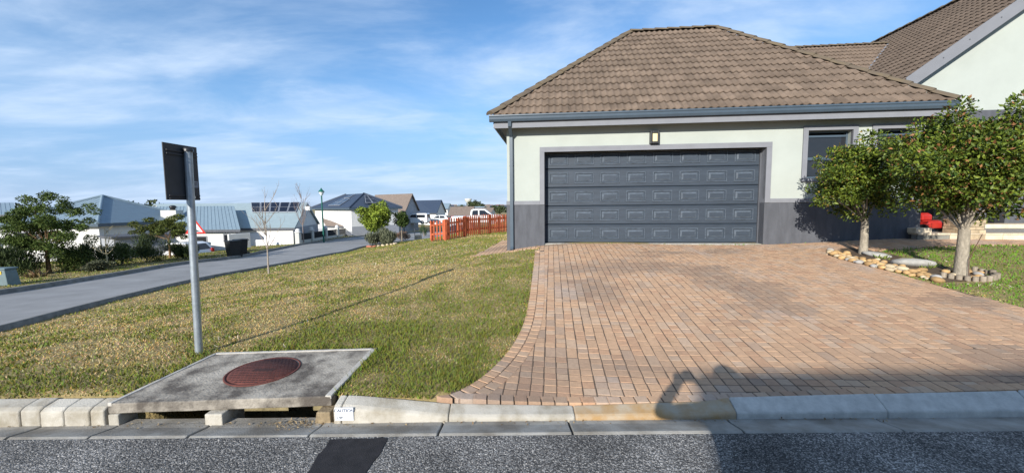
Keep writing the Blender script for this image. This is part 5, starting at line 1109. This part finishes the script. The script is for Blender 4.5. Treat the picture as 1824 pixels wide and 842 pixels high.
# A: pyramid-roofed house with pale blue metal sheets
NA = Y(174, 398, 26); ra, oa, wa, _ = hip_house('metal_roofed_house', 'white house with blue grey pyramid metal roof behind the broad thorn tree', NA[:2] + [.0, 0], (-1, .03), 7.8, 8.0, NA[2], Y(186, 349, 30)[2], -2.0, m_white, m_bluemetal, rib=.34)
MB().box((-6.5 - 0.0, -3.9, 0), (-3.6, -3.3, 1.6)).build('lean_to', m_greyw, ra); house_window(ra, oa, wa[1], wa[0], 1.2, 2.4, -1.2, -.1)
p0, p1 = Y(203, 425, 23.5), Y(312, 420, 26); an = empty('annex', (p0[0], p0[1], -2.2), math.atan2(p1[1] - p0[1], p1[0] - p0[0]), 'low grey flat roofed annex behind the dark reedy shrubs', 'annex'); Ln = np.linalg.norm((p1 - p0)[:2])
MB().box((0, 0, 0), (Ln, 2.5, p0[2] + 2.2)).build('wall', m_greyw, an); MB().box((-.15, -.2, p0[2] + 2.2), (Ln + .15, 2.7, p0[2] + 2.32)).build('roof', m_plinth, an)
pl_ = Y(0, 381, 34); gable_house('metal_roofed_house', 'blue grey metal roofed house at the street corner beyond the tall reedy shrub', Y(-95, 362, 38), Y(24, 362, 38), Y(-110, 383, 34), Y(30, 383, 34), -2.6, m_white, m_bluemetal, rib=.45)
# B: long blue metal roof with a chimney
rb_, ob, gb = gable_house('metal_roofed_house', 'long blue metal roofed house with a square chimney behind the warning sign', Y(262, 368, 33.5), Y(417, 368, 33.5), Y(240, 410, 30), Y(428, 410, 30), -2.6, m_white, m_bluemetal, rib=.3)
house_window(rb_, ob, gb['fl'], gb['fr'], np.linalg.norm((gb['fr'] - gb['fl'])[:2]) - 3.1, np.linalg.norm((gb['fr'] - gb['fl'])[:2]) - 2.3, -1.55, -.75); house_window(rb_, ob, gb['fl'], gb['fr'], np.linalg.norm((gb['fr'] - gb['fl'])[:2]) - .9, np.linalg.norm((gb['fr'] - gb['fl'])[:2]) - .5, -1.8, -.6)
ch = Y(307, 389, 31.6) - ob; c_ = MB().box((ch[0] - .62, ch[1] - .35, ch[2] - .5), (ch[0] + .62, ch[1] + .35, ch[2] + .66)).build('chimney', m_cream, rb_); MB().lathe([(.17, ch[2] + .66), (.17, ch[2] + .82), (.24, ch[2] + .86), (.24, ch[2] + .98), (.1, ch[2] + 1.05)], 12, c=(ch[0] + .1, ch[1])).build('flue_cowl', m_blk, c_)
# C: gable with the solar array and two white garage doors
rc, oc, gc = gable_house('solar_roofed_house', 'grey gabled house with five solar panels and white garage doors', Y(275, 363, 35.6), Y(548, 362, 35.6), Y(330, 407, 31.6), Y(525, 406, 31.6), -2.7, m_white, m_palemetal, over=.12)
Lc = np.linalg.norm((gc['fr'] - gc['fl'])[:2])
for s0, s1 in ((Lc - 4.5, Lc - 1.0), (Lc - 7.9, Lc - 4.75)): on_wall(rc, oc, gc['fl'], gc['fr'], s0, s1, -3.4, -.62, 'garage_door', mat('door_white', (.74, .75, .78), .6, .03), .04)
solar_array(rc, oc, gc['el'], gc['er'], gc['rr'], gc['rl'], .63, .955, .56, .99, 5)
MB().box(tuple(Y(548, 372, 34) - oc - [.15, .15, .12]), tuple(Y(548, 372, 34) - oc + [.25, .15, .22])).build('alarm_box', m_white, rc)
GE_ = MB(); a, b = gc['fr'], gc['kr']; on_wall(rc, oc, a, b, .02, np.linalg.norm((b - a)[:2]) - .02, -3.5, gc['zt'], 'gable_panel', m_greyw, .02)
# white boundary wall before B
def wall_run(pts, hgt, label, m, name='boundary_wall', th=.18, base=None):
    P = [np.asarray(p, float) for p in pts]; root = empty(name, P[0], 0, label, 'wall')
    for a, b in zip(P[:-1], P[1:]):
        d = (b - a)[:2] / np.linalg.norm((b - a)[:2]); n = np.array([-d[1], d[0]]) * th; V = []
        for z in (-.6, None):
            for p, k in ((a, 0), (b, 0), (b, 1), (a, 1)): V.append((p[0] + n[0] * k - P[0][0], p[1] + n[1] * k - P[0][1], (p[2] - P[0][2]) + (z if z is not None else hgt)))
        MB().add(V, [(3, 2, 1, 0), (4, 5, 6, 7), (0, 1, 5, 4), (1, 2, 6, 5), (2, 3, 7, 6), (3, 0, 4, 7)]).build('wall_panel', m, root, bevel=.02)
    return root
def ground_at(px, y): q = at_y(px, 421, y); return np.array([q[0], q[1], h(q[0], q[1])])
w0, w1, w2 = ground_at(360, 27.6), ground_at(402, 28.0), ground_at(446, 29.6)
wall_run([w0, w1], Y(380, 431, 27.8)[2] - w0[2], 'low white boundary wall behind the warning sign', m_white); wall_run([w1 + [0, .3, 0], w2], Y(415, 417, 28.4)[2] - w1[2], 'taller white boundary wall behind the wheelie bins', m_white)
# garden wall of pillars and railing panels
PILL = [(531, 31.5, 409), (555, 35, 406), (580, 39.5, 403.5), (601, 44, 402), (617, 48, 401)]
pw = empty('pillared_wall', ground_at(531, 31.5), 0, 'cream garden wall with ball topped pillars and dark railing panels', 'wall'); po = np.array(pw.location); last = None
for px, y, tp_ in PILL:
    g_p = ground_at(px, y); q = g_p - po; hp = Y(px, tp_, y)[2] - g_p[2] - .22
    pil = MB().box((q[0] - .17, q[1] - .17, q[2] - .3), (q[0] + .17, q[1] + .17, q[2] + hp)).build('pillar', m_cream, pw, bevel=.02); MB().lathe([(.25, q[2] + hp), (.25, q[2] + hp + .06), (.14, q[2] + hp + .08), (.2, q[2] + hp + .18), (.12, q[2] + hp + .29), (0, q[2] + hp + .32)], 12, c=(q[0], q[1])).build('pillar_cap', m_white, pil)
    if last is not None:
        a, b = last; d = b_ = q - a; n_ = 7
        MB().add([(a[0], a[1] - .05, a[2] - .3), (q[0], q[1] - .05, q[2] - .3), (q[0], q[1] + .1, q[2] - .3), (a[0], a[1] + .1, a[2] - .3), (a[0], a[1] - .05, a[2] + .28), (q[0], q[1] - .05, q[2] + .28), (q[0], q[1] + .1, q[2] + .28), (a[0], a[1] + .1, a[2] + .28)], [(3, 2, 1, 0), (4, 5, 6, 7), (0, 1, 5, 4), (1, 2, 6, 5), (2, 3, 7, 6), (3, 0, 4, 7)]).build('base_wall', m_cream, pw)
        rl_ = MB()
        for i in range(22):
            t = (i + .5) / 22; p = a + d * t; rl_.box((p[0] - .028, p[1] - .02, p[2] + .28), (p[0] + .028, p[1] + .02, p[2] + hp - .22))
        rl_.tube([tuple(a + [0, 0, hp - .2]), tuple(q + [0, 0, hp - .2])], .03, 5); o = rl_.build('railing', mat('railing_dark', (.03, .032, .035), .6, .1), pw); o['kind'] = 'stuff'
    last = (q, hp)
# D: white house with dark hip roof
ND = Y(622, 370, 46); LD = Y(555, 370, 54); axd = (LD - ND)[:2] / np.linalg.norm((LD - ND)[:2])
rd, od, wd, cd = hip_house('hip_roofed_house', 'tall white house with dark blue hipped roof and solar panels', ND[:2], axd, 12.0, 7.0, ND[2], Y(630, 345, 52)[2], -1.9, m_white, m_darkmetal, ridge=5.2, along=True)
solar_array(rd, od, cd[1], cd[0], cd[4], cd[5], .40, .72, .12, .62, 2); solar_array(rd, od, cd[1], cd[0], cd[4], cd[5], .42, .62, .66, .95, 1); solar_array(rd, od, cd[0], cd[3], cd[4], cd[4] + (cd[3] - cd[0]) * .01, .28, .62, .2, .75, 2, lift=.25)
on_wall(rd, od, wd[1], wd[0], -.05, 11.2, -2.6, -1.45, 'plinth', m_greyw, .02); on_wall(rd, od, wd[0], wd[3], -.0, 6.2, -2.6, -.9, 'plinth', m_greyw, .02)
gable_house('outbuilding', 'low dark roofed outbuilding between the gabled house and the tall white house', Y(572, 387, 53), Y(596, 387, 51), Y(580, 402, 50), Y(612, 402, 48), -2.6, m_white, m_browntile, over=.2)
# E: brown tiled gable, F: dark blue gable, then smaller roofs
re_, oe, ge = gable_house('tiled_house', 'grey gabled house with brown tiled roof behind the dark green tree', Y(668, 347, 72), Y(735, 347, 66), Y(660, 376, 68), Y(722, 376, 62.5), -2.2, m_greyw, m_browntile)
gable_house('dark_roofed_house', 'white gabled house with plain dark blue roof beyond the white vans', Y(741, 357, 96), Y(787, 357, 90), Y(742, 379, 91), Y(778, 379, 85), -2.2, m_white, m_darkmetal)
gable_house('tiled_house', 'low brown tiled outbuilding roof beside the solar house chimney side', Y(690, 364, 62), Y(702, 364, 60), Y(694, 383, 60), Y(722, 383, 57), -2.2, m_white, m_browntile)
sm_ = [((803, 368, 845, 366, 384, 75), 'low brown roofed house behind the white pickup', m_browntile, m_greyw), ((786, 362, 802, 362, 372, 140), 'small blue roofed house behind the dark blue gable', m_bluemetal, m_white), ((838, 370, 880, 369, 378, 120), 'long brown roofed house beyond the pickup cab', m_browntile, m_cream)]
for (a, b, c, d_, e, y), lb, mr_, mw_ in sm_: gable_house('distant_house', lb, Y(a, b, y + 3), Y(c, b, y + 3), Y(a - 6, e, y), Y(c - 4, e, y), h(*Y(a, e, y)[:2]), mw_, mr_, over=.3)
rs = random.Random(5); mrs = [m_browntile, m_darkmetal, m_bluemetal, mat('roof_red_brown', (.22, .10, .07), .9, .2, 3)]
words = ['brown', 'dark', 'blue', 'red']
for i in range(26):
    px = 792 + i * 4.6 + rs.uniform(-2, 2) if i < 24 else rs.choice((250, 400)); y = rs.uniform(330, 640); p = Y(px, 367, y); g_ = h(p[0], p[1]); w_ = rs.uniform(9, 15); k = rs.randrange(4)
    gable_house('distant_house', 'tiny far %s roofed house on the town ridge at the skyline' % words[k], (p[0] - w_ / 2, y + 4, g_ + 6), (p[0] + w_ / 2, y + 4 + rs.uniform(-2, 2), g_ + 6), (p[0] - w_ / 2, y - 1, g_ + 3), (p[0] + w_ / 2, y - 1, g_ + 3), g_, rs.choice((m_white, m_cream)), mrs[k], over=.3, group='far %s roofed houses on the town ridge' % words[k])
# far trees on the skyline
def far_tree(px, y, hgt, wid, seed, label='dark far tree on the town ridge at the skyline', grp='far trees on the town ridge'):
    p = Y(px, 370, y); b = np.array([p[0], p[1], h(p[0], p[1])]); cl = ball_clumps(0, 0, hgt * .62, wid / 2, wid / 2, hgt * .34, 9, wid * .2, seed)
    tree('far_tree', label, b, hgt * .35, 3, cl, 700, wid * .12, ((.03, .045, .02), (.08, .10, .04)), m_leaf_dull, m_wood, seed, hgt * .03, group=grp, leaf_w=.7)
for i, (px, y, hh, ww) in enumerate(((818, 380, 7, 9), (846, 420, 12, 14), (862, 350, 5, 7), (892, 250, 5.5, 8), (880, 400, 6, 8), (858, 500, 8, 8))): far_tree(px, y, hh, ww, 300 + i)
for i, (px, y, hh, ww) in enumerate(((205, 150, 7.5, 12), (232, 150, 7.2, 9), (254, 145, 6.8, 8), (268, 140, 7.0, 10), (52, 120, 7, 9), (188, 160, 7, 9))): far_tree(px, y, hh, ww, 330 + i, 'dark rounded tree top showing above the metal roofs', 'tree tops behind the metal roofs')
p = Y(834, 362, 520); wt = empty('water_tower', (p[0], p[1], h(p[0], p[1])), 0, 'pale cup shaped water tower on the far ridge', 'water tower'); MB().lathe([(1.5, 0), (1.2, 6), (1.6, 8), (4.6, 12), (4.6, 14), (0, 14.6)], 14).build('tank', m_cream, wt)

# ================================================================== VEHICLES
m_carw = mat('car_white', (.74, .74, .73), .25, .02, 2, spec=.5, coat=.4); m_tyre = mat('tyre', (.02, .02, .021), .85, .2); m_rim = mat('wheel_rim', (.35, .36, .38), .35, .2, metal=.6); m_cg = mat('car_glass', (.012, .014, .018), .05, .2, spec=.6); m_tail = mat('tail_light', (.4, .02, .02), .3, .1)
def car(name, label, base, yaw, prof, glass, wheels, W_=1.75, wr=.32, cat='car', tail=(0, .9)):
    """side profile in (x along, z up), cabin tucked in; glass polygons on both sides"""
    root = empty(name, base, yaw, label, cat); n = len(prof); zmax = max(p[1] for p in prof); mb = MB(); V = []
    wz = lambda z: (W_ / 2) * (1 - .16 * max(0, (z - .95) / max(.2, zmax - .95)) ** 1.2) * (.94 if z < .3 else 1)
    for sgn in (-1, 1):
        for x, z in prof: V.append((x, sgn * wz(z), z))
    mb.add(V, [tuple(range(n)), tuple(reversed(range(n, 2 * n)))] + [(i, n + i, n + (i + 1) % n, (i + 1) % n) for i in range(n)]); mb.build('body', m_carw, root, bevel=.05, seg=3)
    for poly in glass:
        for sgn in (-1, 1):
            mb = MB(); mb.add([(x, sgn * (wz(z) + .006), z) for x, z in poly], [tuple(range(len(poly)))]); mb.build('side_window', m_cg, root)
    for wx in wheels:
        for sgn in (-1, 1):
            y0 = sgn * (W_ / 2 - .16); y1 = sgn * (W_ / 2 + .02); w = MB().tube([(wx, y0, wr), (wx, y1, wr)], wr, 20).build('wheel', m_tyre, root); MB().tube([(wx, y1, wr), (wx, y1 + sgn * .012, wr)], wr * .62, 14).build('rim', m_rim, w)
    for sgn in (-1, 1): MB().box((tail[0] - .03, sgn * W_ * .40 - .09, tail[1] - .16), (tail[0] + .05, sgn * W_ * .40 + .09, tail[1] + .16)).build('tail_light', m_tail, root)
    return root
def screen(root, a, b, w0, w1, nm): # windscreen / rear glass between profile points a (low) and b (high)
    d = np.array([b[0] - a[0], b[1] - a[1]]); n_ = np.array([-d[1], d[0]]) / np.linalg.norm(d) * .012
    if n_[1] < 0: n_ = -n_
    p, q = np.array(a) + d * .1 + n_, np.array(a) + d * .9 + n_; MB().add([(p[0], -w0, p[1]), (p[0], w0, p[1]), (q[0], w1, q[1]), (q[0], -w1, q[1])], [(0, 1, 2, 3)]).build(nm, m_cg, root)
hatch = [(0.02, .35), (0, .75), (.06, .95), (.42, 1.42), (.75, 1.50), (1.7, 1.50), (2.25, 1.38), (2.95, .98), (3.65, .84), (3.85, .6), (3.82, .25), (3.45, .18), (.35, .2)]
cb = Y(352, 431, 26.0); cb[2] -= 1.5; ang = R(172); car_g = car('hatchback', 'white hatchback parked nose down in the driveway behind the flat topped thorn tree', cb + [.35, 0, 0], ang, hatch, [[(.55, 1.0), (.72, 1.38), (1.5, 1.42), (1.5, .98)], [(1.58, .98), (1.58, 1.42), (1.75, 1.42), (2.2, 1.3), (2.75, 1.0)]], (.7, 3.1)); screen(car_g, (.06, .95), (.42, 1.42), .66, .56, 'rear_window'); screen(car_g, (2.95, .98), (2.25, 1.38), .68, .56, 'windscreen')
van_p = [(0, .35), (0, 1.0), (.05, 1.7), (.2, 1.80), (2.4, 1.80), (2.75, 1.72), (3.35, 1.12), (4.2, .95), (4.38, .6), (4.35, .25), (4.0, .2), (.3, .22)]
vb = Y(747, 399, 66); van = car('panel_van', 'white panel van parked at the verge beyond the dark green young tree', (vb[0] + 1.6, vb[1], vb[2]), R(172), van_p, [[(.35, 1.12), (.35, 1.62), (1.75, 1.62), (1.75, 1.12)], [(1.85, 1.12), (1.85, 1.62), (2.65, 1.6), (3.1, 1.15)]], (.8, 3.55), 1.8, .33); screen(van, (0, 1.0), (.05, 1.7), .7, .62, 'rear_window')
vb2 = Y(784, 398, 70); v2 = car('estate_car', 'white estate car parked behind the white panel van', (vb2[0] + 1.6, vb2[1], vb2[2]), R(178), hatch, [[(.55, 1.0), (.72, 1.38), (1.5, 1.42), (1.5, .98)], [(1.58, .98), (1.58, 1.42), (1.75, 1.42), (2.2, 1.3), (2.75, 1.0)]], (.7, 3.1)); screen(v2, (.06, .95), (.42, 1.42), .66, .56, 'rear_window')
pk = [(0, .5), (0, 1.02), (1.85, 1.04), (1.95, 1.62), (2.15, 1.74), (3.35, 1.72), (4.05, 1.16), (5.0, 1.06), (5.2, .85), (5.22, .5), (4.9, .38), (.3, .4)]
kb = Y(806, 399, 40); kz = Y(850, 372, 40)[2] - 1.74; pku = car('pickup_truck', 'white double cab pickup parked behind the long picket fence', (kb[0], kb[1], kz), R(2), pk, [[(2.05, 1.12), (2.1, 1.58), (2.65, 1.62), (2.65, 1.12)], [(2.78, 1.12), (2.78, 1.62), (3.3, 1.6), (3.85, 1.15)]], (.95, 4.15), 1.85, .38, 'pickup'); screen(pku, (4.05, 1.16), (3.35, 1.72), .7, .58, 'windscreen')
MB().tube([(3.75, -.95, 1.15), (3.75, -1.08, 1.2), (3.75, -1.1, 1.3)], .05, 6).build('mirror', m_tyre, pku)

# ================================================================== BEHIND THE CAMERA: what throws the shadow on the right
def shadow_source(px, py, y):   # the point at depth y on the sun's line through the driveway point under a pixel
    g = on_ground(px, py); t = (y - g[1]) / SUN_DIR[1]; return g + SUN_DIR * t
HB = shadow_source(1262, 715, -9.5); HT = shadow_source(1500, 664, -9.5)
nb = empty('flat_roofed_house', (HB[0], -9.5, 0), 0, 'cream flat roofed double storey house across the road behind the viewer', 'house'); zt = HT[2]; nw_ = 16.0
MB().box((0, -8, -.3), (nw_, 0, zt - .3)).build('wall', m_cream, nb); MB().box((-.06, -8.06, zt - .3), (nw_ + .06, .06, zt)).build('parapet', m_trim, nb)
for i in range(4):
    for zf in (1.0, 4.1):
        if zf + 1.5 < zt: w = MB().box((1.6 + i * 3.8, .0, zf), (3.4 + i * 3.8, .05, zf + 1.4)).build('window', m_trim, nb); MB().box((1.7 + i * 3.8, .05, zf + .1), (3.3 + i * 3.8, .06, zf + 1.3)).build('pane', m_glass, w)
# the photographer, phone held out in the left hand
def person():
    root = empty('person', (.24, -.35, 0), 0, 'person in dark jacket and trousers holding up a phone', 'person')
    J = dict(pel=(0, 0, .92), bel=(0, 0, 1.08), chest=(0, 0, 1.28), neck=(0, .02, 1.45), head=(0, .05, 1.56), crown=(0, .05, 1.63), ls=(-.18, 0, 1.37), le=(-.50, .13, 1.30), lw=(-.33, .23, 1.45), lh=(-.28, .26, 1.48), rs=(.17, 0, 1.40), re=(.12, .17, 1.25), rw=(-.08, .26, 1.41), rh=(-.14, .28, 1.47), lhip=(-.09, 0, .88), lk=(-.10, .02, .48), la=(-.10, -.02, .08), lt=(-.11, .15, .04), rhip=(.09, 0, .88), rk=(.10, .02, .48), ra=(.11, -.02, .08), rt=(.12, .15, .04))
    rad = dict(pel=.15, bel=.14, chest=.16, neck=.055, head=.095, crown=.07, ls=.075, le=.058, lw=.042, lh=.035, rs=.07, re=.048, rw=.033, rh=.035, lhip=.085, lk=.06, la=.042, lt=.035, rhip=.085, rk=.06, ra=.042, rt=.035)
    E_ = [('pel', 'bel'), ('bel', 'chest'), ('chest', 'neck'), ('neck', 'head'), ('head', 'crown'), ('chest', 'ls'), ('ls', 'le'), ('le', 'lw'), ('lw', 'lh'), ('chest', 'rs'), ('rs', 're'), ('re', 'rw'), ('rw', 'rh'), ('pel', 'lhip'), ('lhip', 'lk'), ('lk', 'la'), ('la', 'lt'), ('pel', 'rhip'), ('rhip', 'rk'), ('rk', 'ra'), ('ra', 'rt')]
    V = [J[k] for k in J]; ix = {k: i for i, k in enumerate(J)}; E2 = [(ix[a], ix[b]) for a, b in E_]; rd_ = [rad[k] for k in J]
    for hb, hd, sg in (('lh', (.25, .15, .75), 1), ('rh', (-.3, .15, .7), -1)):
        for f in range(5):
            b_ = np.array(J[hb]); off = np.array([sg * (.02 + .012 * f), .004 * f, .02]); a_ = len(V); V += [tuple(b_ + off), tuple(b_ + off + np.array(hd) * (.035 + .006 * (f % 3)) + [0, .01, 0]), tuple(b_ + off + np.array(hd) * .06 + [0, .03, 0])]; rd_ += [.010, .009, .008]; E2 += [(ix[hb], a_), (a_, a_ + 1), (a_ + 1, a_ + 2)]
    me = bpy.data.meshes.new('body'); me.from_pydata(V, E2, []); o = bpy.data.objects.new('body', me); COL.objects.link(o); o.parent = root; sk = o.modifiers.new('skin', 'SKIN'); 
    for i, r_ in enumerate(rd_): me.skin_vertices[0].data[i].radius = (r_, r_ * (.75 if i < 3 else 1))
    me.skin_vertices[0].data[0].use_root = True; o.modifiers.new('sub', 'SUBSURF').levels = 2; o.modifiers['sub'].render_levels = 2; me.materials.append(mat('dark_jacket', (.03, .033, .045), .9, .2))
    hr = MB(); hr.lathe([(.10, 1.56), (.105, 1.60), (.09, 1.66), (.05, 1.69), (0, 1.70)], 16, c=(0, .04)); hr.build('hair', mat('hair', (.03, .02, .015), .7, .2), root)
    ph = empty('phone', (-.01, -.06, 1.49), 0, 'black phone held up in both hands', 'phone'); MB().box((-.08, -.004, -.04), (.08, .004, .04)).build('phone_body', m_blk, ph, bevel=.004)
person()
